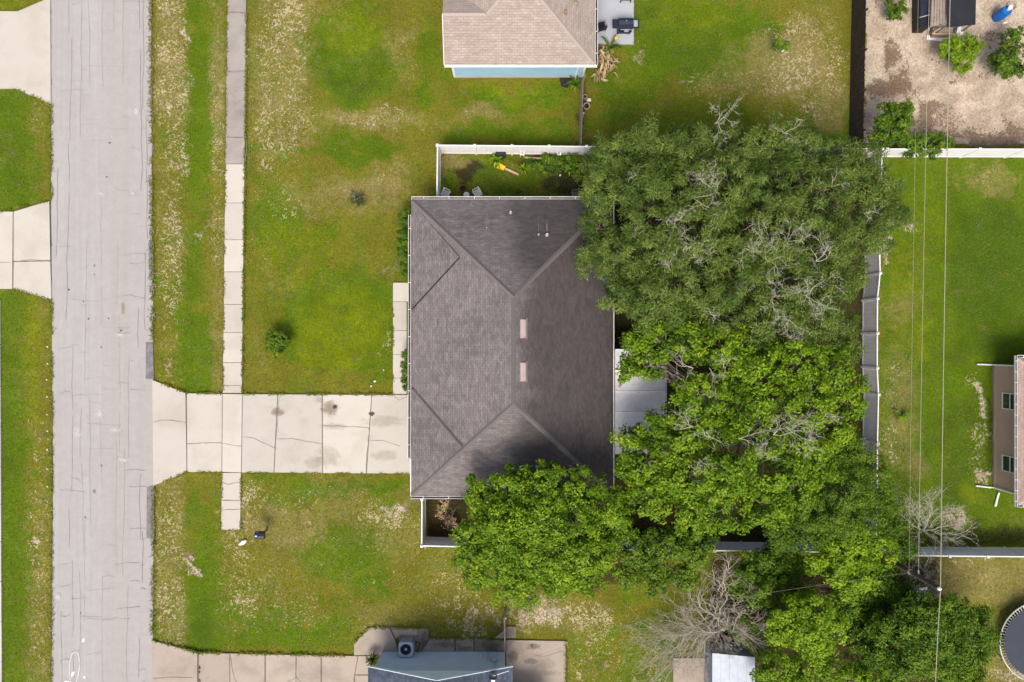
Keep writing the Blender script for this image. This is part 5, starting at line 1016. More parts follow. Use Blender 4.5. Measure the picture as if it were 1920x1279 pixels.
def twigs(mb, p, d, length, r, depth, spread=0.65, kink=0.35, nb=(2, 3), upb=0.0, sides=4):
    """bare branching twigs"""
    p = Vector(p); d = Vector(d).normalized(); pts = [p.copy()]; rr = [r]; n = 4
    for i in range(n):
        d = (d + Vector((random.gauss(0, kink), random.gauss(0, kink), random.gauss(0, kink*.6)+upb))*0.5).normalized()
        p = p + d*length/n; pts.append(p.copy()); rr.append(r*(1-0.5*(i+1)/n))
    mb.tube(pts, rr, sides, False)
    if depth <= 0: return
    for k in range(random.randint(*nb)+1):
        i = random.choice((2, 3, 4, 4)); dd = (d + Vector((random.gauss(0, spread), random.gauss(0, spread), random.gauss(0, spread*.5)))).normalized()
        twigs(mb, pts[i], dd, length*random.uniform(.5, .8), max(rr[i]*.7, .006), depth-1, spread, kink, nb, upb, sides)

SEED = [100]
def tree(name, label, cat, base, lobes, mat, bark='bark', L=0.15, Wd=0.085, per=55, dens=3.0, rad=0.36, trunk=0.2, fork=0.35, radial=0.3, droop=0.2, dead=(), group=None, crown_name='crown', under=0.35, deadmat='deadtwig', flat=0.6, thin=0.0, inner=0.65):
    """lobes: (px, py, radius px, top height m); crown follows the lobes seen in the photo"""
    SEED[0] += 1; r = np.random.default_rng(SEED[0]); random.seed(SEED[0])
    zt = max(l[3] for l in lobes); B = P(base[0], base[1], 0)
    root = empty(name, label, cat, B, group)
    cs = []; ns = []; tn = []; rd = []; lc = []
    for px, py, rp, z1 in lobes:
        k = (H-z1)/H; rm = rp/SX*k; rz = rm*0.8; c = np.array(P(px, py, z1-rz*0.45)); c[2] = z1-rz
        lc.append((c, rm, rz)); n = int(2*PI*rm*rm*dens)+4
        d = unit(r.normal(0, 1, (n, 3))); d[:, 2] = np.abs(d[:, 2])*1.0 - under*(r.random(n) < 0.35); d = unit(d)
        shell = 0.60+0.46*r.random(n); bump = 0.74+0.52*vnoise(d[:, 0]*2.3+c[0]*3, d[:, 1]*2.3+d[:, 2]*2+c[1]*3, SEED[0])
        q = c + d*np.array([rm, rm, rz])*(shell*bump)[:, None]
        cs.append(q); ns.append(d); lt_ = r.normal(0, 0.13); tn.append(np.clip(0.22 + lt_ + 0.4*(shell*bump-0.6)/0.5 + 0.35*d[:, 2] + r.normal(0, 0.16, n), 0, 1)); rd.append(rad*(0.6+0.7*r.random(n)))  # outer and upward clusters get a paler tone, painting light onto the crown
    C = np.concatenate(cs); N = np.concatenate(ns); T = np.concatenate(tn); R_ = np.concatenate(rd)
    keep = np.ones(len(C), bool)
    for c, rm, rz in lc:          # drop clusters buried inside another lobe
        dd = (C-c)/np.array([rm, rm, rz]); keep &= ~((np.sum(dd*dd, 1) < 0.42) & (C[:, 2] < c[2]+rz*0.45))
    ci = []; ni = []; ri = []     # inner foliage, shade put into its dark tone so gaps read deep
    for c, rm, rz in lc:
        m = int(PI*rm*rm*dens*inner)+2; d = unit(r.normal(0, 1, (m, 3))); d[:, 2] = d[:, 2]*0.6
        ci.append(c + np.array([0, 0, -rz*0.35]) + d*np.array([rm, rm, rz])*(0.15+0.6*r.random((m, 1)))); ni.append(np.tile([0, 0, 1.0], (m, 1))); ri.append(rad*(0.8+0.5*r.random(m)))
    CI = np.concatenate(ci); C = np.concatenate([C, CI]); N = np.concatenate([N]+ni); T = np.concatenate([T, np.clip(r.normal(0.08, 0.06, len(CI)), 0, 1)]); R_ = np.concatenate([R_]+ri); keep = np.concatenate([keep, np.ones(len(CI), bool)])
    keep &= C[:, 2] > 0.15
    if thin > 0: keep &= r.random(len(C)) > thin
    C, N, T, R_ = C[keep]-np.array(B), N[keep], T[keep], R_[keep]
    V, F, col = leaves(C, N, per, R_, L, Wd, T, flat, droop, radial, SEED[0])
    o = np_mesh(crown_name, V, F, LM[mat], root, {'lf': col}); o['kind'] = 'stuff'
    mb = MB(); fz = zt*fork; top = limb(mb, (0, 0, -0.2), (random.uniform(-.2, .2)*trunk*4, random.uniform(-.2, .2)*trunk*4, fz), trunk*1.15, trunk*0.8, 0.03, 4, 9)[-1]
    mb.build('trunk', M[bark], root, smooth=True)
    for c, rm, rz in lc:
        q = Vector(c - np.array(B)); q.z = max(q.z - rz*0.1, fz*0.9); mb = MB()
        lp = limb(mb, top - Vector((0, 0, fz*.04)), q, max(trunk*0.5, .02), max(trunk*0.16, .012), 0.07, 6, 6)
        idx = np.nonzero(np.sum((C-np.array(q))**2, 1) < (rm*1.1)**2)[0]
        for i in r.permutation(idx)[:int(6+rm*5)]: limb(mb, lp[random.choice((4, 5, 6))], C[i], max(trunk*.12, .01), .008, 0.10, 4, 4)
        mb.build('limb', M[bark], root)
    for px, py, z, dx, dy, dz, ln, dep in dead:
        mb = MB(); q = P(px, py, z-.35) - B
        for s in range(3): twigs(mb, q, (dx+random.gauss(0, .5), dy+random.gauss(0, .5), dz), ln*random.uniform(.4, .75), .019, dep, 0.75, 0.7, (2, 3))
        mb.build('dead_branch', M[deadmat], root)
    return root

G_ = 'back yard trees'
# dark feathery trees, upper right of the main house
D1 = [(1300, 372, 8.9, .3, .3, .5, 1.6, 3), (1330, 350, 9.1, -.3, .6, .5, 1.4, 3), (1290, 400, 8.9, -.6, -.2, .4, 1.5, 3), (1265, 480, 8.7, -.5, .2, .4, 1.2, 3), (1300, 480, 8.9, .3, .5, .5, 1.3, 3), (1200, 330, 8.3, -.4, .4, .5, .9, 2), (1335, 590, 8.3, .3, -.3, .5, .6, 2), (1195, 420, 8.2, 0, .3, .5, .8, 2)]
tree('feathery_tree', 'dark olive tree with grey bare twigs overhanging the charcoal roof', 'tree', (1245, 430),
     [(1150, 285, 46, 7.6), (1215, 262, 50, 8.0), (1290, 262, 50, 8.2), (1145, 350, 52, 7.8), (1122, 425, 36, 6.8), (1112, 478, 32, 6.2), (1160, 480, 46, 7.2), (1165, 548, 42, 6.8), (1220, 345, 66, 8.9), (1228, 440, 70, 9.1), (1305, 340, 66, 9.2), (1320, 430, 72, 9.3), (1225, 535, 60, 8.4), (1300, 520, 66, 8.9), (1280, 590, 46, 7.8), (1210, 590, 34, 7.0), (1120, 300, 30, 3.4), (1170, 300, 34, 4.0), (1230, 295, 36, 4.4), (1290, 295, 36, 4.4), (1340, 295, 34, 4.2), (1185, 270, 34, 5.4)],
     'olive', 'bark_dark', 0.22, 0.038, 90, 2.7, 0.40, .3, .35, 2.2, .3, D1, G_)
D2 = [(1440, 490, 9.2, .2, .3, .5, 1.5, 3), (1420, 470, 9.2, -.4, .3, .5, 1.4, 3), (1500, 560, 9.0, -.2, .5, .5, 1.2, 3), (1510, 555, 9.0, .4, .3, .5, 1.5, 3), (1530, 490, 9.1, .3, .2, .4, 1.3, 3), (1470, 460, 9.2, .3, .5, .5, 1.3, 3), (1340, 232, 8.4, .2, .7, .4, 1.3, 3), (1470, 250, 8.4, .2, .6, .4, 1.0, 2), (1480, 600, 8.7, 0, -.3, .5, 1.1, 3), (1620, 400, 8.0, .5, .1, .4, .8, 2), (1560, 350, 8.6, .3, .5, .4, .8, 2), (1450, 570, 8.8, -.4, -.2, .4, .9, 3), (1390, 540, 8.8, .1, .1, .5, .8, 2)]
tree('feathery_tree', 'wide olive green tree with many pale bare twigs filling the top of the back yard', 'tree', (1470, 440),
     [(1370, 268, 50, 8.0), (1440, 268, 52, 8.2), (1510, 270, 50, 8.2), (1575, 300, 50, 7.8), (1625, 300, 40, 7.0), (1620, 350, 44, 7.2), (1660, 345, 40, 6.6), (1660, 400, 40, 6.6), (1690, 410, 28, 5.8), (1645, 450, 34, 6.4), (1380, 345, 60, 9.0), (1460, 350, 66, 9.3), (1545, 375, 62, 9.0), (1600, 435, 46, 7.6), (1385, 440, 64, 9.3), (1465, 440, 68, 9.5), (1545, 460, 60, 9.0), (1595, 510, 38, 7.2), (1390, 530, 62, 9.1), (1470, 530, 66, 9.3), (1550, 545, 54, 8.6), (1360, 590, 40, 8.0), (1430, 598, 50, 8.4), (1510, 605, 48, 8.2), (1575, 610, 42, 7.4), (1590, 660, 34, 6.6), (1400, 295, 36, 4.4), (1460, 295, 36, 4.4), (1520, 298, 36, 4.2), (1580, 300, 34, 4.0), (1625, 315, 28, 3.6), (1642, 360, 26, 3.6), (1640, 410, 26, 3.6)],
     'olive', 'bark_dark', 0.22, 0.038, 90, 2.7, 0.40, .32, .35, 2.2, .3, D2, G_, thin=.03)
# bright broad-leaved trees
D3 = [(1300, 690, 8.3, -.8, .1, .2, 1.6, 2), (1330, 690, 8.3, .5, -.3, .3, 1.2, 2), (1330, 820, 8.8, -.3, .6, .4, 1.6, 2), (1300, 800, 8.8, -.7, -.2, .3, 1.4, 2), (1385, 822, 8.8, .9, .2, .3, 1.8, 2), (1450, 815, 8.9, .6, .3, .5, 1.8, 3), (1470, 800, 8.9, .2, .6, .5, 1.5, 3), (1440, 830, 8.9, -.5, -.3, .4, 1.2, 3), (1360, 690, 8.4, .3, .5, .5, .9, 2), (1310, 860, 8.3, .2, -.4, .4, .9, 2), (1545, 780, 8.0, .4, .3, .4, .8, 2)]
tree('broadleaf_tree', 'large bright green tree over the grey patio roof in the back yard', 'tree', (1380, 790),
     [(1195, 650, 34, 6.6), (1190, 690, 28, 6.2), (1240, 640, 38, 7.0), (1222, 685, 32, 6.8), (1300, 640, 46, 7.6), (1365, 655, 46, 8.2), (1430, 690, 58, 8.8), (1500, 680, 52, 8.4), (1560, 700, 50, 7.8), (1600, 745, 42, 7.2), (1525, 755, 56, 8.6), (1285, 742, 38, 7.8), (1250, 800, 34, 7.0), (1190, 825, 32, 6.4), (1320, 745, 44, 8.6), (1290, 825, 52, 8.2), (1220, 870, 46, 7.2), (1185, 880, 28, 6.2), (1375, 875, 60, 8.9), (1300, 900, 54, 8.2), (1225, 935, 46, 7.0), (1455, 865, 58, 8.9), (1520, 840, 48, 8.4), (1570, 800, 42, 7.6), (1430, 765, 34, 8.6), (1385, 800, 32, 8.0), (1345, 800, 28, 7.8), (1360, 720, 34, 7.6), (1400, 740, 26, 7.8), (1370, 950, 56, 8.0), (1440, 950, 50, 8.0), (1300, 965, 46, 7.4), (1500, 915, 44, 7.8), (1545, 880, 36, 7.4)],
     'bright', 'bark', 0.17, 0.095, 52, 3.2, 0.36, .3, .35, .3, .2, D3, G_, thin=.05)
tree('broadleaf_tree', 'dense bright green tree leaning over the bottom edge of the charcoal roof', 'tree', (1020, 975),
     [(905, 945, 42, 6.4), (965, 915, 44, 7.0), (1035, 908, 42, 7.4), (1085, 925, 40, 7.2), (1135, 945, 42, 6.8), (1160, 985, 36, 6.2), (885, 1000, 36, 5.8), (880, 1045, 32, 5.4), (940, 990, 52, 7.4), (1010, 975, 56, 8.0), (1080, 990, 54, 7.8), (930, 1055, 46, 6.4), (1000, 1045, 54, 7.2), (1070, 1055, 52, 7.0), (1130, 1040, 42, 6.2), (960, 1090, 34, 5.4), (1040, 1095, 34, 5.6), (1105, 1090, 32, 5.4), (895, 1085, 24, 4.6)],
     'bright', 'bark', 0.17, 0.095, 52, 3.6, 0.35, .26, .3, .3, .2, (), G_)
tree('olive_tree', 'dull green tree filling the lower right corner of the back yard', 'tree', (1600, 910),
     [(1600, 850, 42, 6.6), (1640, 890, 40, 6.4), (1660, 940, 38, 6.2), (1590, 915, 50, 7.2), (1640, 975, 36, 6.0), (1580, 975, 46, 6.8), (1530, 955, 44, 6.6), (1520, 1000, 38, 6.0), (1675, 985, 26, 5.2), (1470, 1000, 34, 5.8)],
     'mid', 'bark_dark', 0.16, 0.05, 80, 3.2, 0.42, .2, .3, .8, .3, (), G_)
tree('small_tree', 'low green tree crown between the bright tree and the bare dead tree', 'tree', (1230, 1035),
     [(1200, 1035, 38, 4.6), (1250, 1030, 40, 5.0), (1300, 1045, 36, 4.6), (1230, 1080, 36, 4.0), (1280, 1085, 32, 3.8), (1180, 1080, 28, 3.6), (1320, 1010, 26, 4.6)],
     'mid', 'bark', 0.16, 0.085, 50, 3.4, 0.34, .14, .3, .3, .2, (), 'trees along the bottom')
tree('small_tree', 'rounded lime green tree just left of the utility pole', 'tree', (1590, 1045),
     [(1555, 1030, 34, 5.6), (1610, 1020, 40, 6.2), (1655, 1040, 30, 5.6), (1575, 1070, 38, 6.0), (1630, 1075, 36, 5.8), (1535, 1065, 22, 5.0), (1600, 1105, 26, 5.0)],
     'lime', 'bark', 0.17, 0.09, 52, 3.6, 0.34, .16, .3, .3, .2, (), 'trees along the bottom')
tree('small_tree', 'rounded lime green tree right of the pale metal shed', 'tree', (1515, 1180),
     [(1480, 1165, 36, 5.2), (1535, 1150, 36, 5.6), (1565, 1180, 32, 5.2), (1515, 1195, 40, 5.6), (1468, 1195, 26, 4.6), (1540, 1220, 30, 4.8), (1500, 1140, 24, 4.8)],
     'lime', 'bark', 0.17, 0.09, 52, 3.6, 0.34, .16, .3, .3, .2, (), 'trees along the bottom')
tree('small_tree', 'mid green tree tops right of the bare dead tree', 'tree', (1410, 1080),
     [(1400, 1070, 28, 3.6), (1440, 1060, 26, 3.6), (1430, 1110, 32, 4.0), (1390, 1105, 24, 3.2), (1450, 1135, 22, 3.4)],
     'mid', 'bark_dark', 0.16, 0.085, 48, 3.0, 0.34, .12, .3, .3, .2, (), 'trees along the bottom')
tree('small_tree', 'spreading dull green tree under the wires beside the trampoline', 'tree', (1740, 1190),
     [(1700, 1180, 38, 5.0), (1745, 1160, 36, 5.2), (1795, 1150, 36, 5.2), (1835, 1185, 34, 4.8), (1780, 1205, 46, 5.6), (1720, 1230, 42, 5.2), (1825, 1235, 34, 4.6), (1770, 1260, 40, 5.0), (1690, 1265, 34, 4.6), (1845, 1160, 18, 4.0), (1830, 1280, 30, 4.2), (1650, 1230, 28, 4.2), (1860, 1210, 22, 3.8), (1740, 1215, 40, 5.2), (1665, 1190, 30, 4.2), (1800, 1270, 30, 4.4)],
     'mid', 'bark_dark', 0.16, 0.08, 60, 4.4, 0.40, .17, .3, .5, .25, (), 'trees along the bottom')
tree('small_tree', 'green tree crown cut off by the bottom edge right of the shed', 'tree', (1500, 1270),
     [(1460, 1262, 32, 4.4), (1510, 1258, 32, 4.6), (1555, 1265, 34, 4.4), (1600, 1275, 30, 4.2), (1500, 1295, 36, 4.6), (1440, 1285, 22, 3.8), (1640, 1285, 28, 4.0)],
     'bright', 'bark', 0.16, 0.085, 50, 3.2, 0.34, .14, .3, .3, .2, (), 'trees along the bottom')
tree('shrub', 'yellowish leafy shrubs at the foot of the tree below the charcoal roof', 'shrub', (985, 1110), [(960, 1115, 26, 2.0), (1005, 1118, 28, 2.2), (985, 1135, 18, 1.6), (940, 1128, 16, 1.4)], 'lime', 'bark', .12, .06, 36, 3.2, .28, .04, .2, dead=[(960, 1125, 1.2, -.3, -.6, .4, 1.0, 3), (1035, 1120, 1.2, .4, -.6, .4, 1.1, 3), (1000, 1110, 1.6, .1, -.7, .3, 1.0, 3)], thin=.25)
tree('dark_understorey', 'dark leafy thicket in the gap above the lime green trees', 'thicket', (1500, 1090), [(1480, 1060, 40, 2.6), (1500, 1110, 36, 2.4), (1640, 1140, 44, 2.6), (1600, 1160, 36, 2.4), (1690, 1120, 30, 2.4), (1670, 1080, 28, 2.6), (1400, 1180, 30, 2.0), (1430, 1220, 24, 2.0), (1640, 1180, 40, 3.2), (1680, 1160, 40, 3.4), (1610, 1200, 36, 3.2), (1640, 1230, 40, 3.2), (1650, 1110, 36, 3.2), (1470, 1085, 36, 3.0), (1600, 1130, 34, 3.2), (1710, 1130, 28, 3.0), (1700, 1040, 26, 3.0), (1455, 1040, 30, 2.6)], 'mid', 'bark_dark', .16, .08, 50, 3.4, .40, .06, .2)

# sandy yard bushes and small plants
tree('shrub', 'small green bush at the top of the sandy yard beside the crumpled sheet', 'shrub', (1684, 16), [(1682, 10, 18, 1.6), (1690, 22, 15, 1.4), (1676, 24, 12, 1.2)], 'mid', 'bark', .16, .07, 40, 5, .22, .05, .3)
tree('shrub', 'bright lime bush in front of the animal pen', 'shrub', (1800, 100), [(1790, 95, 24, 1.8), (1815, 88, 26, 1.8), (1805, 112, 22, 1.6), (1832, 82, 14, 1.2), (1782, 80, 16, 1.5)], 'lime', 'bark', .2, .06, 44, 4.5, .26, .06, .3, 1.0)
tree('shrub', 'tall dark green bush at the right edge of the sandy yard', 'shrub', (1895, 100), [(1900, 80, 22, 2.2), (1892, 108, 28, 2.4), (1915, 110, 28, 2.4), (1900, 130, 20, 1.8), (1872, 108, 14, 1.4), (1912, 62, 14, 1.8)], 'mid', 'bark', .16, .07, 44, 4, .26, .06, .3)
tree('small_tree', 'small yellow-green tree standing by the sandy yard corner of the white fence', 'tree', (1665, 240), [(1675, 208, 22, 3.4), (1695, 222, 24, 3.6), (1660, 235, 20, 3.2), (1682, 248, 26, 3.4), (1655, 260, 18, 2.8), (1700, 205, 14, 3.0), (1700, 255, 18, 3.0)], 'mid', 'bark', .17, .09, 46, 4, .28, .07, .3)
tree('shrub', 'low yellow-green bush spilling over the top right white fence', 'shrub', (1748, 268), [(1740, 265, 20, 2.2), (1765, 268, 20, 2.2), (1718, 282, 22, 2.0), (1752, 282, 14, 1.9), (1778, 268, 10, 1.9)], 'mid', 'bark', .16, .085, 42, 4, .26, .05, .3)
tree('shrub', 'little sapling inside the white edging on the top lawn', 'shrub', (1468, 80), [(1470, 76, 13, 1.2), (1463, 86, 9, .9), (1474, 86, 8, .8)], 'lime', 'bark', .13, .06, 26, 5, .18, .03, .3, thin=.2)
tree('shrub', 'round dark green shrub in the lush front lawn', 'shrub', (518, 641), [(512, 636, 17, 1.3), (526, 640, 16, 1.2), (516, 654, 15, 1.0), (506, 648, 11, .9)], 'mid', 'bark_dark', .13, .065, 40, 7, .2, .04, .2)
tree('shrub', 'sparse twiggy grey-green shrub in the dry upper lawn', 'shrub', (668, 371), [(664, 368, 12, .8), (676, 374, 11, .7), (670, 378, 9, .5)], 'dark', 'bark_dark', .1, .045, 22, 6, .18, .03, .2, dead=[(672, 374, .5, .4, -.3, .5, .5, 2), (664, 370, .5, -.4, .2, .5, .5, 2)], thin=.3)
tree('hedge', 'leafy shrub row along the upper front wall of the charcoal-roofed house', 'hedge', (763, 450), [(758, 400, 10, 1.5), (756, 420, 13, 1.7), (758, 440, 12, 1.7), (755, 458, 14, 1.6), (757, 476, 14, 1.6), (759, 495, 11, 1.4), (761, 512, 9, 1.2)], 'mid', 'bark', .12, .06, 44, 8, .2, .03, .2)
tree('hedge', 'clipped green shrub row beside the entry path near the driveway', 'hedge', (761, 698), [(760, 666, 8, 1.2), (760, 680, 9, 1.3), (760, 696, 9, 1.3), (760, 712, 9, 1.3), (762, 726, 7, 1.1)], 'mid', 'bark', .10, .05, 40, 10, .16, .03, .2)
tree('shrub', 'yellow-green low shrub in the right-hand lawn near the fence', 'shrub', (1695, 779), [(1692, 778, 13, .5), (1702, 780, 10, .45)], 'lime', 'bark', .1, .04, 30, 6, .2, .02, .2, dead=[(1680, 762, .2, -.4, .4, .2, .6, 2)])
tree('shrub', 'overgrown green shrubs along the side garden fence near the big tree', 'shrub', (1040, 305), [(1000, 305, 14, .9), (1022, 312, 14, .9), (1046, 306, 15, 1.1), (1070, 304, 16, 1.2), (1092, 318, 18, 1.3), (1030, 296, 10, .8)], 'mid', 'bark', .15, .07, 36, 5, .24, .03, .2)
tree('shrub', 'reddish brown dried shrub in the fenced corner below the charcoal roof', 'shrub', (830, 970), [(825, 960, 14, .9), (845, 985, 14, .9), (835, 945, 10, .8)], 'tan', 'bark_dark', .12, .05, 20, 4, .22, .03, .2, dead=[(825, 965, .7, .4, -.3, .4, .9, 3), (835, 985, .7, .4, .2, .4, .8, 3), (850, 960, .7, .2, .5, .4, .9, 3)], deadmat='bark_dark', thin=.3)

def rosette(name, label, cat, px, py, n, ln, wd, mat, hgt=.5, z0=0, stem=0.0):
    """plant with separate arching strap leaves"""
    root = empty(name, label, cat, P(px, py, 0)); r = random
    for k in range(n):
        t_ = 2*PI*k/n + r.uniform(-.3, .3); l = ln*r.uniform(.6, 1.1); hh = hgt*r.uniform(.6, 1.2); w = wd*r.uniform(.7, 1.2); vs = []; tone = r.random()
        for i in range(6):
            u = i/5; rr = l*u; z = stem + hh*math.sin(PI*min(u*.85, 1))*1.0 + .02; ww = w*math.sin(PI*(.12+.86*u))*.5
            x, y = rr*math.cos(t_), rr*math.sin(t_); sx_, sy_ = -math.sin(t_)*ww, math.cos(t_)*ww
            vs += [(x-sx_, y-sy_, z+ww*.3), (x, y, z), (x+sx_, y+sy_, z+ww*.3)]
        V = np.array(vs); F = np.array([(3*i+s, 3*i+3+s, 3*i+4+s, 3*i+1+s) for i in range(5) for s in (0, 1)])
        np_mesh('leaf', V, F, LM[mat], root, {'lf': np.tile([tone, r.random(), .5, 1], (len(V), 1))})
    if stem: MB().tube([(0, 0, 0), (0, 0, stem+.05)], .05, 7).build('stem', M['bark'], root)
    return root
random.seed(5)
hp_ = empty('banana_plant', 'heap of dry tan banana leaves at the corner of the light blue house', 'plant', P(1134, 119, 0))
for k in range(80):      # curled, fallen leaves lying over each other
    t_ = random.uniform(0, 2*PI); l = random.uniform(.25, .7); cx, cy = random.gauss(0.05, .36), random.gauss(-.05, .42); z0_ = max(.05, .75 - math.hypot(cx, cy)*.7)*random.uniform(.5, 1); w = random.uniform(.08, .17); bend = random.uniform(-2.2, 2.2); vs = []; x, y = cx, cy
    for i in range(6):
        u = i/5; tt = t_ + bend*u; x += l/5*math.cos(tt); y += l/5*math.sin(tt); z = max(.03, z0_ + .25*math.sin(PI*u)*random.uniform(.6, 1.2) - .35*u*u); ww = w*math.sin(PI*(.12+.85*u))*.5; tw = random.uniform(.2, .7)*ww
        vs += [(x+math.sin(tt)*ww, y-math.cos(tt)*ww, z+tw), (x, y, z), (x-math.sin(tt)*ww, y+math.cos(tt)*ww, z+tw)]
    V = np.array(vs); F = np.array([(3*i+s, 3*i+3+s, 3*i+4+s, 3*i+1+s) for i in range(5) for s in (0, 1)])
    np_mesh('leaf', V, F, LM['tan'], hp_, {'lf': np.tile([random.random(), random.random(), .5, 1], (len(V), 1))})
rosette('banana_plant', 'single green banana shoot above the dry tan leaf heap', 'plant', 1143, 93, 5, .9, .2, 'mid', .5, 0, .2)
rosette('strap_plant', 'dark green strap-leaved plant beside the white downspout', 'plant', 1078, 160, 20, .65, .1, 'mid', .4)
rosette('strap_plant', 'light green leafy plant beside the black bin in the side garden', 'plant', 930, 302, 14, .6, .13, 'lime', .5)
rosette('strap_plant', 'bright green leaf plant right of the yellow scoop', 'plant', 982, 318, 9, .5, .12, 'lime', .35)
rosette('strap_plant', 'dark spiky plant close to the top gutter of the charcoal roof', 'plant', 972, 362, 18, .4, .05, 'mid', .4)
rosette('strap_plant', 'tall single-leaf plant beside the white ball stone', 'plant', 1066, 320, 5, .55, .12, 'lime', .5)
rosette('cycad', 'dark green cycad at the front corner of the blue-roofed house', 'plant', 702, 1228, 26, .55, .09, 'dark', .45, 0, .3)
rosette('strap_plant', 'yellow-edged plant in the fenced corner below the charcoal roof', 'plant', 838, 952, 8, .4, .1, 'lime', .3)

# ------------------------------------------------------------------ dead trees
random.seed(31)
dt = empty('dead_tree', 'large bleached bare dead tree sprawling beside the pale metal shed', 'dead tree', P(1352, 1165, 0)); Bq = dt.location
mb = MB(); limb(mb, (0, 0, -.2), (.1, -.1, .9), .13, .10, .05, 4, 8); mb.build('trunk', M['deadwood'], dt, smooth=True)
def fan(root, starts, mat):
    for px0, py0, z0, px1, py1, z1, r_, dep in starts:
        a = P(px0, py0, z0) - root.location; b = P(px1, py1, z1) - root.location; mb = MB(); pts = limb(mb, a, b, r_*.8, r_*.35, .13, 6, 5); d_ = (b-a).normalized(); L = (b-a).length
        for i in range(2, 7):
            for s in range(2 if i < 6 else 3):
                dd = (d_ + Vector((random.gauss(0, .4), random.gauss(0, .4), random.gauss(0, .22)))).normalized()
                twigs(mb, pts[i], dd, L*random.uniform(.22, .42), max(r_*.30, .014), dep, .45, .34, (1, 3))
        mb.build('branch', M[mat], root)
c0 = (1352, 1165, 1.3)
st = []
for px1, py1, z1, r_ in ((1290, 1150, 2.2, .05), (1270, 1190, 2.0, .055), (1262, 1218, 1.5, .05), (1285, 1240, 1.1, .045), (1310, 1130, 2.6, .055), (1355, 1105, 3.2, .06), (1395, 1120, 2.9, .05), (1420, 1165, 2.4, .045), (1405, 1195, 2.3, .05), (1330, 1200, 2.0, .05), (1360, 1205, 2.6, .05), (1300, 1175, 2.6, .05), (1385, 1150, 3.2, .05), (1240, 1200, 1.0, .04), (1258, 1165, 1.8, .045), (1270, 1240, .8, .04), (1385, 1185, 2.9, .05), (1420, 1205, 2.2, .04), (1310, 1220, 1.4, .045), (1235, 1225, .7, .035), (1250, 1250, .6, .035), (1290, 1262, .6, .035), (1225, 1180, 1.0, .035), (1325, 1245, 1.0, .04), (1440, 1180, 1.9, .035), (1375, 1170, 3.3, .045), (1340, 1140, 3.2, .05)): st.append((*c0, px1, py1, z1, r_, 2))
st = [(a0[0] + random.uniform(-14, 22), a0[1] + random.uniform(-22, 20), random.uniform(.6, 1.6), *a0[3:]) for a0 in st]
st += [(1355, 1110, 3.2, 1365, 1055, 4.2, .035, 2), (1352, 1120, 3.0, 1340, 1080, 3.8, .03, 2)]
fan(dt, st, 'deadwood')
d2 = empty('dead_tree', 'bare pale bush of dead branches above the lower right white fence', 'dead tree', P(1728, 995, 0))
fan(d2, [(1728, 995, .1, px1, py1, z1, .035, 2) for px1, py1, z1 in ((1790, 985, 1.2), (1800, 1000, .9), (1775, 960, 1.2), (1745, 945, 1.6), (1710, 950, 1.6), (1700, 975, 1.2), (1760, 1015, .8), (1785, 1012, .8), (1720, 965, 1.8), (1715, 1010, .8), (1740, 975, 1.8))], 'deadtwig')
d3 = empty('dead_tree', 'pale leafless weedy branches under the wires below the white fence', 'dead tree', P(1722, 1105, 0))
fan(d3, [(1722, 1105, .1, px1, py1, z1, .03, 2) for px1, py1, z1 in ((1735, 1062, 2.0), (1715, 1085, 1.8), (1740, 1085, 1.6), (1730, 1120, 1.5), (1705, 1110, 1.4), (1742, 1110, 1.4))], 'deadtwig')
tag(MB().add([(P(px_, py_, .5).x, P(px_, py_, .5).y, z_) for px_, py_, z_ in ((1700, 1108, .5), (1738, 1100, .55), (1740, 1128, .5), (1703, 1132, .45), (1700, 1108, .45), (1738, 1100, .5), (1740, 1128, .45), (1703, 1132, .4))], [(3,2,1,0), (4,5,6,7), (0,1,5,4), (1,2,6,5), (2,3,7,6), (3,0,4,7)]).build('metal_sheet', M['white_plastic']), 'white panel lying among the weeds below the utility pole', 'panel')
# leaves fallen on the patio roof
random.seed(9)
lt = []
for k in range(26):
    px_, py_ = random.choice(((1165, 715), (1163, 722), (1225, 705), (1232, 700), (1160, 700))); px_ += random.gauss(0, 4); py_ += random.gauss(0, 6)
    q = P(px_, py_, 2.53); lt.append((q.x, q.y, 2.575 - .15*(q.x-P(1153, 0, 2.5).x)/3.0))
C = np.array(lt); V, F, col = leaves(C, np.tile([0, 0, 1.0], (len(C), 1)), 3, np.full(len(C), .10), .16, .07, np.full(len(C), .2), .1, 0, 0, 3)
V[:, 2] = np.maximum(V[:, 2], 2.50)
o = np_mesh('fallen_leaves', V, F, LM['tan'], None, {'lf': col}); tag(o, 'dry brown leaves fallen on the grey patio roof', 'leaves', None, 'stuff')

# ================================================================== GRASS (blades over the lawn)
r = np.random.default_rng(3); NB = 330000
bx = r.uniform(-30, 1950, NB); by = r.uniform(-30, 1310, NB); ok = np.ones(NB, bool)
def cut(x0, x1, y0, y1):
    global ok
    ok &= ~((bx > x0) & (bx < x1) & (by > y0) & (by < y1))
for q in ((97, 287, -99, 1400), (-99, 97, 24, 166), (-99, 95, 398, 541), (-99, 3, 540, 1400), (287, 350, 728, 896), (350, 770, 738, 887), (737, 768, 530, 740), (785, 1140, 385, 915), (850, 1095, -99, 143), (1095, 1189, -99, 85), (287, 694, 1225, 1400), (664, 1062, 1200, 1400), (680, 804, 1178, 1200), (1262, 1332, 1233, 1400), (1340, 1410, 1225, 1400), (1596, 1960, -99, 276), (1865, 1960, 685, 915)): cut(*q)
ok &= ~((bx > 287) & (bx < 372) & (by > 1200 + (bx-287)*.27)); wl_ = 427-11.5*by/993; ok &= ~((bx > wl_-1) & (bx < wl_+36.5) & (by < 994))
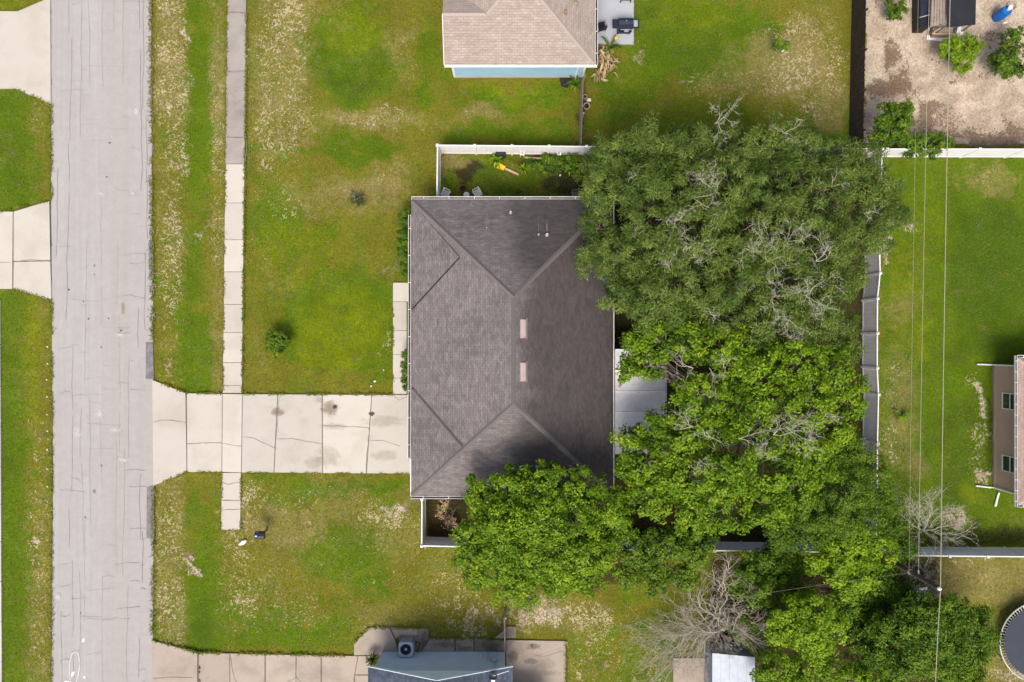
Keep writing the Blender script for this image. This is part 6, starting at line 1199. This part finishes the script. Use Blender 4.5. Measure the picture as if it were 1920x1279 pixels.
ok &= ~((bx < 97) & (bx > 30) & (by > 24-(bx-35)*.4) & (by < 167+(bx-29)*.43)); ok &= ~((bx < 97) & (bx > 27) & (by > 397-(bx-28)*.3) & (by < 542+(bx-26)*.31)); ok &= ~((bx > 287) & (bx < 350) & (by > 712+(bx-287)*.4) & (by < 911-(bx-287)*.41))
bx, by = bx[ok], by[ok]; ez = np.full(len(bx), np.nan)
edges = [((427, -20), (418.5, 736), 1.2), ((463.5, -20), (455, 736), 1.2), ((417, 887), (415.5, 993), 1.2), ((453, 888), (451.5, 993), 1.2), ((350, 737.5), (417, 738), 1.0), ((456, 738.5), (737, 740), 1.0), ((350, 885.5), (416, 885.5), 1.0), ((453, 886.5), (768, 888), 1.0), ((737, 530), (737, 739), 1.0), ((288, 712), (350, 737), 1.2), ((288, 911), (350, 885), 1.2), ((416, 993), (452, 993), 1.0), ((286, 1200), (371, 1223), 1.3), ((371, 1223), (664, 1229), 1.3), ((96, 200), (96.5, 375), 2.2), ((98, 566), (97, 1290), 2.2), ((283.5, -20), (287, 640), 3.0), ((289, 915), (286.5, 1198), 2.4), ((29, 167), (96, 196), 1.3), ((0, 397), (94, 377), 1.3), ((26, 542), (97, 563), 1.3), ((805, 1197.5), (945, 1198.5), 1.3), ((664, 1205), (694, 1176), 1.3), ((694, 1176), (804, 1178), 1.3), ((1061.5, 1201), (1061.5, 1290), 1.5), ((1189, -20), (1189, 84), 1.2)]
for a_, b_, j_ in edges:
    L_e = math.dist(a_, b_); m = int(L_e*3.2); u_ = r.random(m); u_ = u_[vnoise(u_*L_e/14, u_*0+a_[0], 91) > .33]; m = len(u_)
    bx = np.concatenate([bx, a_[0]+(b_[0]-a_[0])*u_ + r.normal(0, j_, m)]); by = np.concatenate([by, a_[1]+(b_[1]-a_[1])*u_ + r.normal(0, j_, m)]); ez = np.concatenate([ez, np.full(m, .068) + r.random(m)*.02])
Fg = fields(bx, by)
dn = np.clip(1.0 - 1.3*np.clip(Fg['B']-.2, 0, 1) - .8*np.clip(Fg['K']-.4, 0, 1) - 0.5*np.clip(Fg['M'], 0, 1) - .45*np.clip(Fg['S']-.15, 0, 1), 0, 1); kp = r.random(len(bx)) < dn
bx, by, ez = bx[kp], by[kp], ez[kp]; Fg = {k: q[kp] for k, q in Fg.items()}; n = len(bx)
sm = lambda x_, a, b: (lambda u: u*u*(3-2*u))(np.clip((x_-a)/(b-a), 0, 1))[:, None]
nz = lambda s, sd: (fbm(bx/s, by/s, sd, 3)-.5)
col = np.array(C_OLIVE)*np.ones((n, 1)); lerp = lambda a, b, f: a + (np.array(b)-a)*f
col = lerp(col, C_LUSH, sm(Fg['G']+1.3*nz(30, 60)+r.normal(0, .22, n), .1, .85)); col = lerp(col, C_YEL, .85*sm(Fg['Y']+1.2*nz(16, 61)+r.normal(0, .2, n), .15, .9)); col = lerp(col, C_DRY, .85*sm(Fg['D']+1.3*nz(16, 62)+r.normal(0, .25, n), .2, .95))
sp = (r.random(n) < np.clip(Fg['S']*.30 - .12 + 1.3*nz(9, 63), 0, .5)*(Fg['S'] > .22)); col[sp] = np.array(C_STRAW)*(.5+.4*r.random((sp.sum(), 1)))
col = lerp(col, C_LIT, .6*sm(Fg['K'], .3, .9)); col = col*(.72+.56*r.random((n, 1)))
z0 = -0.03 + 0.05*(fbm(bx/60, by/60, 77)-0.5) - 0.10*np.exp(-((bx-368)/28)**2)*((by < 735) | (by > 890))
z0 = np.where(np.isnan(ez), z0, ez)
c = np.stack([(bx-960)/SX, (639.5-by)/SX, z0], 1); an = r.uniform(0, 2*PI, n); l = r.uniform(.05, .13, n); w = r.uniform(.012, .034, n); tl = r.uniform(.02, .07, n)
dx, dy = np.cos(an), np.sin(an)
V = np.stack([c + np.stack([-dy*w, dx*w, np.zeros(n)-.01], 1), c + np.stack([dy*w, -dx*w, np.zeros(n)-.01], 1), c + np.stack([dx*l, dy*l, tl], 1)], 1).reshape(-1, 3)
F = np.arange(n*3).reshape(-1, 3); cc = np.repeat(np.concatenate([col, np.ones((n, 1))], 1), 3, 0)
t = NT('grass_blade'); t.finish(t.attr('col')['Color'], 0.9, None, 0, 0, 0, 0.15); M['blade'] = t.m
o = np_mesh('grass', V, F, M['blade'], None, {'col': cc}); tag(o, 'short patchy grass blades covering the lawns', 'grass', None, 'stuff')
